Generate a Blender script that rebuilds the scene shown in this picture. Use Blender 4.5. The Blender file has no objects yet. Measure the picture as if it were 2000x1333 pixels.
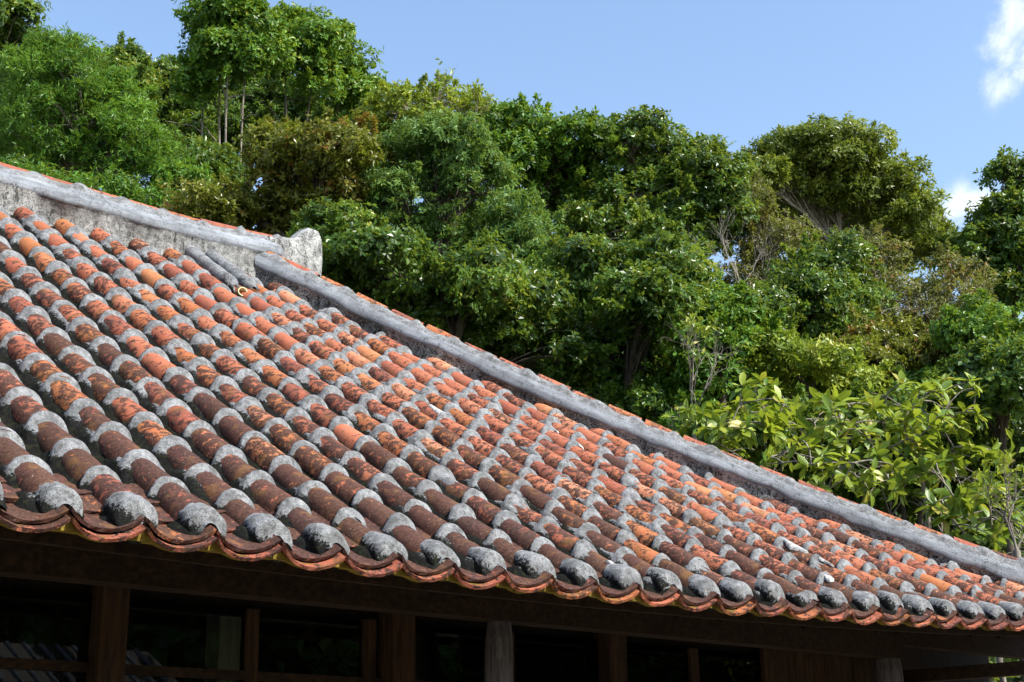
import bpy, math, random
import numpy as np
from mathutils import Matrix, Vector

# ------------------------------------------------------------------ camera, sky, sun, exposure
scene = bpy.context.scene
C = scene.collection
EYE = np.array([0.0, 0.0, 1.6])
FPX, PITCH, ROLL = 2850.98, 0.30440, -0.01447          # focal length in pixels of a 2000 px wide frame
_fw = np.array([0, math.cos(PITCH), math.sin(PITCH)])
_up = np.array([0, -math.sin(PITCH), math.cos(PITCH)])
_rt = np.array([1.0, 0, 0])
CR = math.cos(ROLL) * _rt + math.sin(ROLL) * _up
CU = -math.sin(ROLL) * _rt + math.cos(ROLL) * _up
cam_d = bpy.data.cameras.new('camera')
cam = bpy.data.objects.new('camera', cam_d)
C.objects.link(cam)
cam.matrix_world = Matrix(((CR[0], CU[0], -_fw[0], EYE[0]), (CR[1], CU[1], -_fw[1], EYE[1]),
                           (CR[2], CU[2], -_fw[2], EYE[2]), (0, 0, 0, 1)))
cam_d.sensor_width = 36.0
cam_d.lens = FPX / 2000 * 36.0
cam_d.clip_start = 0.05
cam_d.clip_end = 3000
scene.camera = cam

SUN_EL = math.radians(43)
SUN_H = np.array([0.88, -0.475, 0]); SUN_H /= np.linalg.norm(SUN_H)      # horizontal direction towards the sun
TO_SUN = Vector((SUN_H[0] * math.cos(SUN_EL), SUN_H[1] * math.cos(SUN_EL), math.sin(SUN_EL)))
sun_d = bpy.data.lights.new('sun', 'SUN')
sun_d.energy = 4.6
sun_d.angle = math.radians(0.53)
sun_d.color = (1.0, 0.95, 0.87)
sun = bpy.data.objects.new('sun', sun_d)
C.objects.link(sun)
sun.rotation_euler = TO_SUN.to_track_quat('Z', 'Y').to_euler()
sun.location = (6, -6, 14)

world = bpy.data.worlds.new('World')
scene.world = world
world.use_nodes = True
wn, wl = world.node_tree.nodes, world.node_tree.links
wn.clear()
w_out = wn.new('ShaderNodeOutputWorld')
w_bg = wn.new('ShaderNodeBackground')
w_sky = wn.new('ShaderNodeTexSky')
w_sky.sky_type = 'NISHITA'
w_sky.sun_disc = False
w_sky.sun_elevation = SUN_EL
w_sky.sun_rotation = math.atan2(SUN_H[0], SUN_H[1])
w_sky.air_density = 1.15
w_sky.dust_density = 1.5
w_sky.ozone_density = 2.0
w_bg.inputs['Strength'].default_value = 0.15
wl.new(w_bg.outputs[0], w_out.inputs[0])


def ray(px, py):
    return _fw + CR * (px - 1000) / FPX + CU * (666.5 - py) / FPX


def at(px, py, depth):
    """A point of the place: in the direction seen at that spot of the photograph, 'depth' metres along the view."""
    return EYE + ray(px, py) * depth


# clouds: white noise patches in the sky, as directions
def world_clouds():
    tc = wn.new('ShaderNodeTexCoord')
    nrm = wn.new('ShaderNodeVectorMath'); nrm.operation = 'NORMALIZE'
    wl.new(tc.outputs['Generated'], nrm.inputs[0])
    noise = wn.new('ShaderNodeTexNoise')
    noise.inputs['Scale'].default_value = 23
    noise.inputs['Detail'].default_value = 9
    noise.inputs['Roughness'].default_value = 0.62
    noise.inputs['Distortion'].default_value = 0.5
    wl.new(nrm.outputs[0], noise.inputs['Vector'])
    total = None
    for px, py, r, k in ((1985, 50, 0.036, 1.0), (1965, 95, 0.036, 1.0), (1945, 150, 0.032, 0.8), (1995, 110, 0.036, 0.9),
                         (1900, 400, 0.030, 0.9), (1870, 415, 0.026, 0.7), (2060, 60, 0.05, 1.0), (2110, 170, 0.05, .8), (1640, 500, 0.03, 0.6)):
        d = ray(px, py); d /= np.linalg.norm(d)
        dist = wn.new('ShaderNodeVectorMath'); dist.operation = 'DISTANCE'
        dist.inputs[1].default_value = tuple(d)
        wl.new(nrm.outputs[0], dist.inputs[0])
        mr = wn.new('ShaderNodeMapRange')
        mr.interpolation_type = 'SMOOTHSTEP'
        mr.inputs['From Min'].default_value = r
        mr.inputs['From Max'].default_value = 0.0
        mr.inputs['To Min'].default_value = 0.0
        mr.inputs['To Max'].default_value = k
        wl.new(dist.outputs['Value'], mr.inputs['Value'])
        if total is None:
            total = mr.outputs[0]
        else:
            mx = wn.new('ShaderNodeMath'); mx.operation = 'MAXIMUM'
            wl.new(total, mx.inputs[0]); wl.new(mr.outputs[0], mx.inputs[1])
            total = mx.outputs[0]
    add = wn.new('ShaderNodeMath'); add.operation = 'MULTIPLY_ADD'
    wl.new(noise.outputs['Fac'], add.inputs[0]); add.inputs[1].default_value = 2.6; wl.new(total, add.inputs[2])
    mr = wn.new('ShaderNodeMapRange'); mr.interpolation_type = 'SMOOTHSTEP'
    mr.inputs['From Min'].default_value = 1.45
    mr.inputs['From Max'].default_value = 2.45
    mr.inputs['To Max'].default_value = 0.85
    wl.new(add.outputs[0], mr.inputs['Value'])
    mul = wn.new('ShaderNodeMath'); mul.operation = 'MULTIPLY'
    gate = wn.new('ShaderNodeMapRange'); gate.inputs['From Max'].default_value = 0.6
    wl.new(total, gate.inputs['Value'])
    wl.new(mr.outputs[0], mul.inputs[0]); wl.new(gate.outputs[0], mul.inputs[1])
    mix = wn.new('ShaderNodeMix'); mix.data_type = 'RGBA'
    wl.new(mul.outputs[0], mix.inputs[0])
    wl.new(w_sky.outputs[0], mix.inputs[6])
    mix.inputs[7].default_value = (4.4, 4.6, 4.8, 1)
    wl.new(mix.outputs[2], w_bg.inputs['Color'])


world_clouds()

scene.view_settings.view_transform = 'Standard'
scene.view_settings.look = 'None'
scene.view_settings.gamma = 1.0
scene.view_settings.exposure = 0.95
scene.view_settings.use_curve_mapping = False
scene.cycles.max_bounces = 4
scene.cycles.diffuse_bounces = 2
scene.cycles.transparent_max_bounces = 8

# ------------------------------------------------------------------ geometry of the roof
S = 0.28                                                # spacing of the tile columns
TH = 0.80860
E0 = np.array([-5.44303, 17.19951, 3.61757]) * S + EYE  # crest of the eave at column 0
U = np.array([math.sin(TH), math.cos(TH), 0])           # along the eave, away from the camera
W = np.array([-math.cos(TH), math.sin(TH), 0])          # up the slope, horizontally
Z = np.array([0, 0, 1.0])
QH = 0.84831 * S                                        # horizontal run of one tile
HIPC = 28.2 * S                                         # t + v on the centre line of the hip ridge
RIDGE_V = 15.65 * S                                     # centre line of the main ridge
FACE_V = 15.18 * S


def roofz(t, v):
    t = np.asarray(t, float) / S; v = np.asarray(v, float) / S
    return S * (0.6305 * v + 0.00263 * v * v + (0.00145 - 0.00028 * v) * (t - 6) ** 2)


def loc(t, v, z):
    t, v, z = np.broadcast_arrays(np.asarray(t, float), np.asarray(v, float), np.asarray(z, float))
    return E0 + t[..., None] * U + v[..., None] * W + z[..., None] * Z


def project(P):
    d = np.asarray(P) - EYE
    zz = d @ _fw
    return 1000 + FPX * (d @ CR) / zz, 666.5 - FPX * (d @ CU) / zz, zz


rng = np.random.default_rng(7)
random.seed(7)


class Wave:
    """cheap smooth 3-D noise: a sum of sines in random directions, about -1..1"""
    def __init__(self, seed, freq, n=7, octaves=3):
        r = np.random.default_rng(seed)
        self.k, self.p, self.a = [], [], []
        for o in range(octaves):
            for _ in range(n):
                d = r.normal(size=3); d /= np.linalg.norm(d)
                self.k.append(d * freq * 2 ** o * r.uniform(.6, 1.4))
                self.p.append(r.uniform(0, 6.28))
                self.a.append(.55 ** o)
        self.k = np.array(self.k); self.p = np.array(self.p); self.a = np.array(self.a)
        self.a /= np.sqrt((self.a ** 2).sum()) * .9

    def __call__(self, P):
        return np.sin(np.asarray(P) @ self.k.T + self.p) @ self.a


def smooth01(x, a, b):
    x = np.clip((np.asarray(x, float) - a) / (b - a), 0, 1)
    return x * x * (3 - 2 * x)


# ------------------------------------------------------------------ mesh helpers
def mesh_np(name, V, F, smooth=True, mats=None, mat_index=None, attrs=None):
    """mesh from a vertex array and an (n,3) or (n,4) face array, or a list of such arrays"""
    me = bpy.data.meshes.new(name)
    V = np.asarray(V, np.float32).reshape(-1, 3)
    Fs = F if isinstance(F, list) else [F]
    Fs = [np.asarray(f, np.int32) for f in Fs if len(f)]
    loops = np.concatenate([f.ravel() for f in Fs])
    tot = np.concatenate([np.full(len(f), f.shape[1], np.int32) for f in Fs])
    start = np.concatenate([[0], np.cumsum(tot)[:-1]]).astype(np.int32)
    me.vertices.add(len(V)); me.vertices.foreach_set('co', V.ravel())
    me.loops.add(len(loops)); me.loops.foreach_set('vertex_index', loops)
    me.polygons.add(len(tot)); me.polygons.foreach_set('loop_start', start)
    me.polygons.foreach_set('loop_total', tot)
    me.polygons.foreach_set('use_smooth', np.full(len(tot), smooth, bool))
    for m in (mats or []):
        me.materials.append(m)
    if mat_index is not None:
        me.polygons.foreach_set('material_index', np.asarray(mat_index, np.int32))
    for k, a in (attrs or {}).items():
        at_ = me.attributes.new(k, 'FLOAT', 'POINT')
        at_.data.foreach_set('value', np.asarray(a, np.float32))
    me.update(calc_edges=True)
    return me


def grid_faces(n, m, off=0, wrap=False):
    i = np.arange(n - 1)[:, None]; j = np.arange(m if wrap else m - 1)[None, :]
    j2 = (j + 1) % m
    return (np.stack([i * m + j, i * m + j2, (i + 1) * m + j2, (i + 1) * m + j], -1) + off).reshape(-1, 4)


def link(name, me, parent=None, label=None, cat=None, group=None, kind=None):
    o = bpy.data.objects.new(name, me)
    C.objects.link(o)
    if parent is not None:
        o.parent = parent
        o.matrix_parent_inverse = PINV[parent.name]
    if label: o['label'] = label
    if cat: o['category'] = cat
    if group: o['group'] = group
    if kind: o['kind'] = kind
    PINV[o.name] = Matrix.Identity(4)
    return o


PINV = {}


def empty(name, base, label, cat, group=None):
    o = bpy.data.objects.new(name, None)
    C.objects.link(o)
    o.location = Vector(base)
    o.empty_display_size = 0.2
    o['label'] = label; o['category'] = cat
    if group: o['group'] = group
    PINV[o.name] = Matrix.Translation(-Vector(base))
    return o


class Geo:
    """collects quads and tubes for one mesh"""
    def __init__(self):
        self.V, self.Q, self.T, self.n = [], [], [], 0

    def add(self, V, Q=None, T=None):
        V = np.asarray(V, float).reshape(-1, 3)
        if Q is not None and len(Q): self.Q.append(np.asarray(Q) + self.n)
        if T is not None and len(T): self.T.append(np.asarray(T) + self.n)
        self.V.append(V); self.n += len(V)

    def box(self, c, ax, ay, az):
        """box from centre and three half-axis vectors"""
        c, ax, ay, az = map(np.asarray, (c, ax, ay, az))
        V = [c + sx * ax + sy * ay + sz * az for sz in (-1, 1) for sy in (-1, 1) for sx in (-1, 1)]
        self.add(V, [(0, 2, 3, 1), (4, 5, 7, 6), (0, 1, 5, 4), (2, 6, 7, 3), (0, 4, 6, 2), (1, 3, 7, 5)])

    def tube(self, pts, rad, n=6):
        pts = np.asarray(pts, float); m = len(pts)
        tan = np.gradient(pts, axis=0)
        tan /= np.linalg.norm(tan, axis=1)[:, None] + 1e-9
        ref = np.array([.31, .17, .93]); ref = np.where(np.abs(tan @ ref)[:, None] > .9, np.array([.9, .3, .1]), ref)
        a = np.cross(tan, ref); a /= np.linalg.norm(a, axis=1)[:, None] + 1e-9
        b = np.cross(tan, a)
        ph = np.arange(n) / n * 2 * np.pi
        rad = np.broadcast_to(np.asarray(rad, float), (m,))
        V = pts[:, None] + rad[:, None, None] * (np.cos(ph)[None, :, None] * a[:, None] + np.sin(ph)[None, :, None] * b[:, None])
        self.add(V.reshape(-1, 3), grid_faces(m, n, wrap=True))

    def mesh(self, name, mat, smooth=True, attrs=None):
        F = []
        if self.Q: F.append(np.concatenate(self.Q))
        if self.T: F.append(np.concatenate(self.T))
        return mesh_np(name, np.concatenate(self.V), F, smooth, [mat], attrs=attrs)


# ------------------------------------------------------------------ materials
def new_mat(name):
    m = bpy.data.materials.new(name)
    m.use_nodes = True
    nt = m.node_tree
    nt.nodes.clear()
    out = nt.nodes.new('ShaderNodeOutputMaterial')
    bs = nt.nodes.new('ShaderNodeBsdfPrincipled')
    nt.links.new(bs.outputs[0], out.inputs[0])
    return m, nt, bs, out


class NB:
    """small node-building helper"""
    def __init__(self, nt):
        self.nt = nt

    def node(self, t, **kw):
        n = self.nt.nodes.new(t)
        for k, v in kw.items(): setattr(n, k, v)
        return n

    def put(self, sock, v):
        if isinstance(v, bpy.types.NodeSocket): self.nt.links.new(v, sock)
        elif isinstance(v, (tuple, list)) and len(v) == 3 and sock.type == 'RGBA': sock.default_value = (*v, 1)
        else: sock.default_value = v

    def math(self, op, a, b=0.0, c=None, clamp=False):
        n = self.node('ShaderNodeMath', operation=op, use_clamp=clamp)
        self.put(n.inputs[0], a); self.put(n.inputs[1], b)
        if c is not None: self.put(n.inputs[2], c)
        return n.outputs[0]

    def noise(self, vec, scale, detail=4, rough=.55, dist=0.0, out='Fac'):
        n = self.node('ShaderNodeTexNoise')
        if vec is not None: self.put(n.inputs['Vector'], vec)
        n.inputs['Scale'].default_value = scale; n.inputs['Detail'].default_value = detail
        n.inputs['Roughness'].default_value = rough; n.inputs['Distortion'].default_value = dist
        return n.outputs[out]

    def step(self, v, a, b, t0=0.0, t1=1.0):
        n = self.node('ShaderNodeMapRange', interpolation_type='SMOOTHSTEP')
        self.put(n.inputs['Value'], v); self.put(n.inputs['From Min'], a); self.put(n.inputs['From Max'], b)
        self.put(n.inputs['To Min'], t0); self.put(n.inputs['To Max'], t1)
        return n.outputs[0]

    def mix(self, f, a, b, mode='MIX'):
        n = self.node('ShaderNodeMix', data_type='RGBA', blend_type=mode)
        self.put(n.inputs[0], f); self.put(n.inputs[6], a); self.put(n.inputs[7], b)
        return n.outputs[2]

    def bump(self, h, strength=.5, dist=.01):
        n = self.node('ShaderNodeBump')
        n.inputs['Strength'].default_value = strength; n.inputs['Distance'].default_value = dist
        self.put(n.inputs['Height'], h)
        return n.outputs[0]

    def attr(self, name):
        return self.node('ShaderNodeAttribute', attribute_name=name).outputs['Fac']

    def scalevec(self, v, s):
        n = self.node('ShaderNodeMapping'); self.put(n.inputs['Vector'], v); n.inputs['Scale'].default_value = s
        return n.outputs[0]


def tile_material(name, per_island=False):
    m, nt, bs, out = new_mat(name)
    b = NB(nt)
    geo = b.node('ShaderNodeNewGeometry')
    pos = geo.outputs['Position']
    if per_island:
        r1 = geo.outputs['Random Per Island']
        dark = b.math('MULTIPLY', b.math('FRACT', b.math('MULTIPLY', r1, 13.7)), .8)
        hue = b.math('FRACT', b.math('MULTIPLY', r1, 57.3))
    else:
        oi = b.node('ShaderNodeObjectInfo')
        sep = b.node('ShaderNodeSeparateColor'); b.put(sep.inputs[0], oi.outputs['Color'])
        dark, hue, r1 = sep.outputs[0], sep.outputs[1], sep.outputs[2]
    # fired clay: each tile its own tone
    base = b.mix(b.step(hue, .05, .6), (.20, .068, .046), (.355, .122, .066))
    base = b.mix(b.step(hue, .72, .98), base, (.50, .225, .125))
    base = b.mix(b.math('MULTIPLY', b.step(b.math('FRACT', b.math('MULTIPLY', r1, 7.13)), .62, .8), .62), base, (.34, .135, .038))
    n0 = b.noise(pos, 16, 3, .5)
    base = b.mix(b.step(n0, .35, .7, 0, .45), base, (.42, .105, .05))
    # dark lichen and soot blotches with ragged rims
    n1 = b.noise(pos, 27, 5, .68, .35)
    n2 = b.noise(pos, 110, 2, .7)
    f = b.math('ADD', b.math('MULTIPLY', n1, .76), b.math('MULTIPLY', n2, .24))
    lo = b.math('SUBTRACT', .585, b.math('MULTIPLY', dark, .19))
    blot = b.step(f, lo, b.math('ADD', lo, .055))
    n3 = b.noise(pos, 60, 2, .6)
    lich = b.mix(b.step(n3, .35, .65), (.018, .013, .0115), (.058, .031, .024))
    col = b.mix(b.math('MULTIPLY', blot, .9), base, lich)
    # ochre algae film
    n5 = b.noise(pos, 9, 3, .6)
    col = b.mix(b.math('MULTIPLY', b.step(n5, .56, .70), .55), col, (.17, .085, .028))
    # black pinholes, pale crust specks
    n4 = b.noise(pos, 210, 1, .6)
    col = b.mix(b.step(n4, .63, .70, 0, .75), col, (.022, .015, .012))
    n6 = b.noise(pos, 150, 1, .5)
    col = b.mix(b.step(n6, .70, .76, 0, .5), col, (.42, .40, .36))
    b.put(bs.inputs['Base Color'], col)
    bs.inputs['Roughness'].default_value = .78
    bs.inputs['Specular IOR Level'].default_value = .2
    h = b.math('ADD', b.math('MULTIPLY', n1, .8), b.math('MULTIPLY', n4, .35))
    b.put(bs.inputs['Normal'], b.bump(h, .55, .008))
    return m


def mortar_material(name, tone=(.205, .213, .219), moss_shade=True, stains=False, smoothness=0.0):
    m, nt, bs, out = new_mat(name)
    b = NB(nt)
    geo = b.node('ShaderNodeNewGeometry')
    pos = geo.outputs['Position']
    n1 = b.noise(pos, 85, 4, .8)
    n2 = b.noise(pos, 14, 3, .6)
    n3 = b.noise(pos, 190, 1, .6)
    dk = tuple(c * .62 for c in tone); lt = tuple(min(1, c * 1.28) for c in tone)
    col = b.mix(b.step(n2, .3, .7), dk if not smoothness else tuple(c * .8 for c in tone), lt)
    if not smoothness:
        col = b.mix(b.step(n1, .46, .66, 0, .75), col, (.085, .088, .090))
        nb = b.noise(pos, 31, 4, .7)
        col = b.mix(b.step(nb, .50, .66, 0, .7), col, (.075, .075, .070))
        col = b.mix(b.step(nb, .46, .34, 0, .5), col, tuple(min(1, c * 1.55) for c in tone))
        col = b.mix(b.step(n3, .59, .68, 0, .6), col, (.035, .037, .036))
    else:
        cv = b.node('ShaderNodeCombineXYZ'); b.put(cv.inputs[0], b.attr('along')); b.put(cv.inputs[1], b.attr('across'))
        st = b.noise(b.scalevec(cv.outputs[0], (2.6, 34, 1)), 1.0, 6, .7, .3)
        big = b.noise(b.scalevec(cv.outputs[0], (1.6, 6, 1)), 1.0, 3, .6)
        col = b.mix(b.step(big, .42, .66, 0, .75), col, tuple(min(1, c * 1.7) for c in tone))
        col = b.mix(b.step(st, .42, .68, 0, .65), col, tuple(c * .55 for c in tone))
        col = b.mix(b.step(n1, .56, .72, 0, .5), col, (.34, .35, .35))
        mould = b.noise(pos, 22, 5, .75)
        col = b.mix(b.step(mould, .55, .68, 0, .75), col, (.055, .057, .056))
        col = b.mix(b.step(n3, .62, .70, 0, .6), col, (.05, .052, .053))
        vor = b.node('ShaderNodeTexVoronoi', feature='DISTANCE_TO_EDGE'); vor.inputs['Scale'].default_value = 5.5
        wv = b.node('ShaderNodeVectorMath', operation='ADD'); b.put(wv.inputs[0], pos)
        wsc = b.node('ShaderNodeVectorMath', operation='SCALE'); b.put(wsc.inputs[0], b.noise(pos, 9, 3, .6, 0, 'Color')); wsc.inputs['Scale'].default_value = .18
        b.put(wv.inputs[1], wsc.outputs[0]); b.put(vor.inputs['Vector'], wv.outputs[0])
        col = b.mix(b.step(vor.outputs['Distance'], .010, .002, 0, .7), col, (.03, .03, .03))
    if stains:
        s1 = b.noise(b.scalevec(pos, (9, 9, 2.2)), 2.1, 7, .7)
        s2 = b.noise(pos, 70, 5, .7)
        f = b.math('ADD', b.math('MULTIPLY', s1, .68), b.math('MULTIPLY', s2, .32))
        col = b.mix(b.step(f, .515, .60, 0, .88), col, (.045, .045, .040))
    if moss_shade:
        a = b.attr('moss_shade')
        mm = b.math('ADD', a, b.math('MULTIPLY', b.math('SUBTRACT', b.noise(pos, 75, 3, .75), .5), 1.5))
        mask = b.step(mm, .36, .62)
        n5 = b.noise(pos, 45, 1, .6)
        green = b.mix(b.step(n5, .50, .72), (.0045, .0047, .0035), (.014, .016, .006))  # moss, darkened past its own tone to put the valleys' shade into it
        green = b.mix(b.step(b.noise(pos, 260, 2, .5), .64, .72, 0, .2), green, (.08, .08, .06))
        col = b.mix(b.math('MULTIPLY', mask, .96), col, green)
    b.put(bs.inputs['Base Color'], col)
    bs.inputs['Roughness'].default_value = .92 if not smoothness else .7
    bs.inputs['Specular IOR Level'].default_value = .06
    h = b.math('ADD', n1, b.math('MULTIPLY', n3, .6))
    b.put(bs.inputs['Normal'], b.bump(h, .75 if not smoothness else .5, .008))
    return m


def wood_material(name, a, c, rough=.75, axis=2):
    m, nt, bs, out = new_mat(name)
    b = NB(nt)
    tc = b.node('ShaderNodeTexCoord')
    sc = [26, 26, 26]; sc[axis] = 2.2
    g = b.noise(b.scalevec(tc.outputs['Object'], tuple(sc)), 1.6, 7, .65, .4)
    n = b.noise(tc.outputs['Object'], 5, 4, .6)
    col = b.mix(b.step(g, .35, .68), a, c)
    col = b.mix(b.step(n, .5, .75, 0, .5), col, tuple(x * .5 for x in a))
    b.put(bs.inputs['Base Color'], col)
    bs.inputs['Roughness'].default_value = rough
    bs.inputs['Specular IOR Level'].default_value = .12
    b.put(bs.inputs['Normal'], b.bump(g, .4, .006))
    return m


def leaf_material(name, lo, mid, hi, odd=None, odd_at=.93, rough=.46, trans=.38, spec=.45):
    m, nt, bs, out = new_mat(name)
    b = NB(nt)
    t = b.attr('tint')
    geo = b.node('ShaderNodeNewGeometry')
    col = b.mix(b.step(t, 0.05, .5), lo, mid)
    col = b.mix(b.step(t, .5, .92), col, hi)
    if odd is not None:
        col = b.mix(b.step(t, odd_at, odd_at + .03), col, odd)
    b.put(bs.inputs['Base Color'], col)
    bs.inputs['Roughness'].default_value = rough
    bs.inputs['Specular IOR Level'].default_value = spec
    tr = b.node('ShaderNodeBsdfTranslucent')
    b.put(tr.inputs['Color'], b.mix(.55, col, (.30, .36, .03)))
    mx = b.node('ShaderNodeMixShader'); mx.inputs[0].default_value = trans
    nt.links.new(bs.outputs[0], mx.inputs[1]); nt.links.new(tr.outputs[0], mx.inputs[2])
    nt.links.new(mx.outputs[0], out.inputs[0])
    return m


def bark_material(name, a, c):
    m, nt, bs, out = new_mat(name)
    b = NB(nt)
    pos = b.node('ShaderNodeNewGeometry').outputs['Position']
    n = b.noise(b.scalevec(pos, (9, 9, 3)), 2, 6, .65)
    b.put(bs.inputs['Base Color'], b.mix(b.step(n, .35, .65), a, c))
    bs.inputs['Roughness'].default_value = .9
    b.put(bs.inputs['Normal'], b.bump(n, .6, .02))
    return m


M_TILE = tile_material('fired_clay_tile')
M_TILE_F = tile_material('fired_clay_tile_field', True)
M_MORTAR = mortar_material('grey_mortar')
M_BED = mortar_material('moss_shade_pan_bed', (.12, .11, .10))  # moss-grown valley bed; its moss tone also carries painted shade
M_WALLPL = mortar_material('stained_ridge_plaster', (.36, .365, .35), True, True)
M_LIP = mortar_material('trowelled_blue_grey_plaster', (.175, .190, .208), False, False, 1.0)
M_WHITE = mortar_material('white_plaster_dab', (.48, .48, .465), False)
M_WOOD = wood_material('dark_timber', (.016, .0085, .004), (.046, .024, .010))
M_WOODH = wood_material('dark_timber_level', (.012, .007, .0035), (.032, .018, .008), .75, 0)
M_BATTEN = wood_material('yellowed_eave_timber', (.11, .075, .012), (.20, .145, .022), .8, 0)
M_GREYWOOD = wood_material('weathered_log', (.045, .038, .034), (.115, .105, .10), .7)
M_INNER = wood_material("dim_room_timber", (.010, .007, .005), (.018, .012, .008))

# ------------------------------------------------------------------ ground and hill
GW = Wave(3, .22)


def ground_z(x, y):
    x = np.asarray(x, float); y = np.asarray(y, float)
    r = np.clip(y - 13, 0, None)
    h = .46 * r * smooth01(r, 0, 5)
    h = np.where(r > 34, .46 * 34 + (r - 34) * .05, h)
    P = np.stack(np.broadcast_arrays(x, y, 0 * x), -1)
    return h + GW(P) * .25 * smooth01(r, 0, 6)


def build_ground():
    m, nt, bs, out = new_mat('forest_floor_and_yard')
    b = NB(nt)
    pos = b.node('ShaderNodeNewGeometry').outputs['Position']
    sep = b.node('ShaderNodeSeparateXYZ'); b.put(sep.inputs[0], pos)
    n = b.noise(pos, 2.2, 8, .7)
    yard = b.mix(b.step(n, .35, .65), (.20, .175, .14), (.31, .28, .23))
    wild = b.mix(b.step(n, .35, .65), (.025, .02, .012), (.05, .055, .02))
    b.put(bs.inputs['Base Color'], b.mix(b.step(sep.outputs[1], 12.5, 14.5), yard, wild))
    bs.inputs['Roughness'].default_value = .95
    b.put(bs.inputs['Normal'], b.bump(n, .6, .05))
    xs = np.concatenate([np.linspace(-700, -40, 18), np.linspace(-36, 36, 73), np.linspace(40, 700, 18)])
    ys = np.concatenate([np.linspace(-300, -20, 12), np.linspace(-16, 60, 77), np.linspace(70, 900, 22)])
    X, Y = np.meshgrid(xs, ys, indexing='ij')
    V = np.stack([X, Y, ground_z(X, Y)], -1)
    link('ground', mesh_np('ground', V, grid_faces(len(xs), len(ys))[:, ::-1], True, [m]), kind='structure')


build_ground()

# ------------------------------------------------------------------ the house
HB = loc(2.0, 2.5, 0); HB[2] = 0
house = empty('tiled_house', HB, 'low timber house with weathered red clay tile roof and grey mortar ridges', 'house')

COLS = list(range(-9, 28))


def col_vmax(i):
    """horizontal length of a tile column: up to the ridge wall, or to the face of the hip ridge"""
    return min(FACE_V, 27.72 * S - i * S)


wob = {i: rng.normal(0, .004) for i in range(-12, 32)}
colz = {i: rng.normal(0, .005) for i in range(-12, 32)}
NB1 = Wave(11, 30.0); NB2 = Wave(12, 9.0); NB3 = Wave(13, 85.0)

# roof body: pan surface between the columns with the deck under it
def build_roof_body():
    V, Q, A, n = [], [], [], 0
    xs = np.linspace(-.5, .5, 7)
    for i in range(-9, 28):
        vm = col_vmax(i) + .05
        vs = np.linspace(.02, vm, max(3, int(vm / .07)))
        X, VV = np.meshgrid(i * S + xs * S, vs, indexing='ij')
        # valleys lie half way between two columns
        zz = roofz(X, VV) - .128 + .045 * (1 - (np.abs(xs) / .5))[:, None]
        zz = zz + NB1(loc(X, VV, zz)) * .003
        P = loc(X, VV, zz)
        V.append(P.reshape(-1, 3)); Q.append(grid_faces(len(xs), len(vs), n)); n += P.size // 3
        A.append(np.full(P.size // 3, .9))
    # underside of the deck, hip side and back slope as plain boarded planes
    tt0, tt1 = -9.5 * S, HIPC
    def quad(pts):
        nonlocal n
        V.append(np.array(pts)); Q.append(np.array([[n, n + 1, n + 2, n + 3]])); A.append(np.full(4, .9)); n += 4
    def P(t, v, dz): return loc(t, v, roofz(t, v) + dz)
    for t0 in np.arange(tt0, HIPC - .3, .3):
        t1 = min(t0 + .3, HIPC - .3)
        for a, bb in ((.0, .35), (.35, .9)):
            quad([P(t0, .05 + a, -.16), P(t0, .05 + bb, -.16), P(t1, .05 + bb, -.16), P(t1, .05 + a, -.16)])
    ev = roofz(0, RIDGE_V)
    tr = HIPC - RIDGE_V
    e_hi = loc(tr, RIDGE_V, ev - .06)
    c0 = loc(HIPC - .05, .05, roofz(HIPC - .05, .05) - .06)
    c1 = loc(HIPC - .05, 2 * RIDGE_V - .05, roofz(HIPC - .05, .05) - .06)
    quad([c0, c1, e_hi, e_hi + .001 * W])
    b0 = loc(-9.5 * S, 2 * RIDGE_V, -.06); b1 = loc(-9.5 * S, RIDGE_V, ev - .06)
    quad([b0, b1, e_hi, c1])
    me = mesh_np('roof', np.concatenate(V), np.concatenate(Q), True, [M_BED], attrs={'moss_shade': np.concatenate(A)})
    return link('roof', me, house)


roof = build_roof_body()

# --- cover tiles
TR = .073


def tile_mesh(seed, nseg=9):
    r = np.random.default_rng(seed)
    L = QH / math.cos(math.atan(.64)) + .035
    ys = [0.0, .5 * L, L]
    ph = np.linspace(math.radians(-6), math.radians(186), nseg + 1)
    V = []
    sq = r.uniform(-.004, .004); bend = r.normal(0, .003)
    for k, y in enumerate(ys):
        f = y / L
        rad = TR * (1.03 - .10 * f) + r.normal(0, .0008, nseg + 1)
        zc = -.010 - .011 * f - TR + (bend if k == 1 else 0)
        V.append(np.stack([(rad + sq) * np.cos(ph), np.full(nseg + 1, y), zc + (rad - sq) * np.sin(ph)], -1))
    V = np.concatenate(V)
    F = grid_faces(3, nseg + 1)
    # the cut lower end
    inner = V[:nseg + 1].copy()
    inner[:, 0] *= .80; inner[:, 2] = (inner[:, 2] + .010 + TR) * .80 - .010 - TR; inner[:, 1] += .004
    n0 = len(V)
    V = np.concatenate([V, inner])
    k = np.arange(nseg)
    F2 = np.stack([k, n0 + k, n0 + k + 1, k + 1], -1)
    return mesh_np('cover_tile', V, np.concatenate([F, F2]), True, [M_TILE])


TILES = [tile_mesh(100 + i) for i in range(10)]


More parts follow.
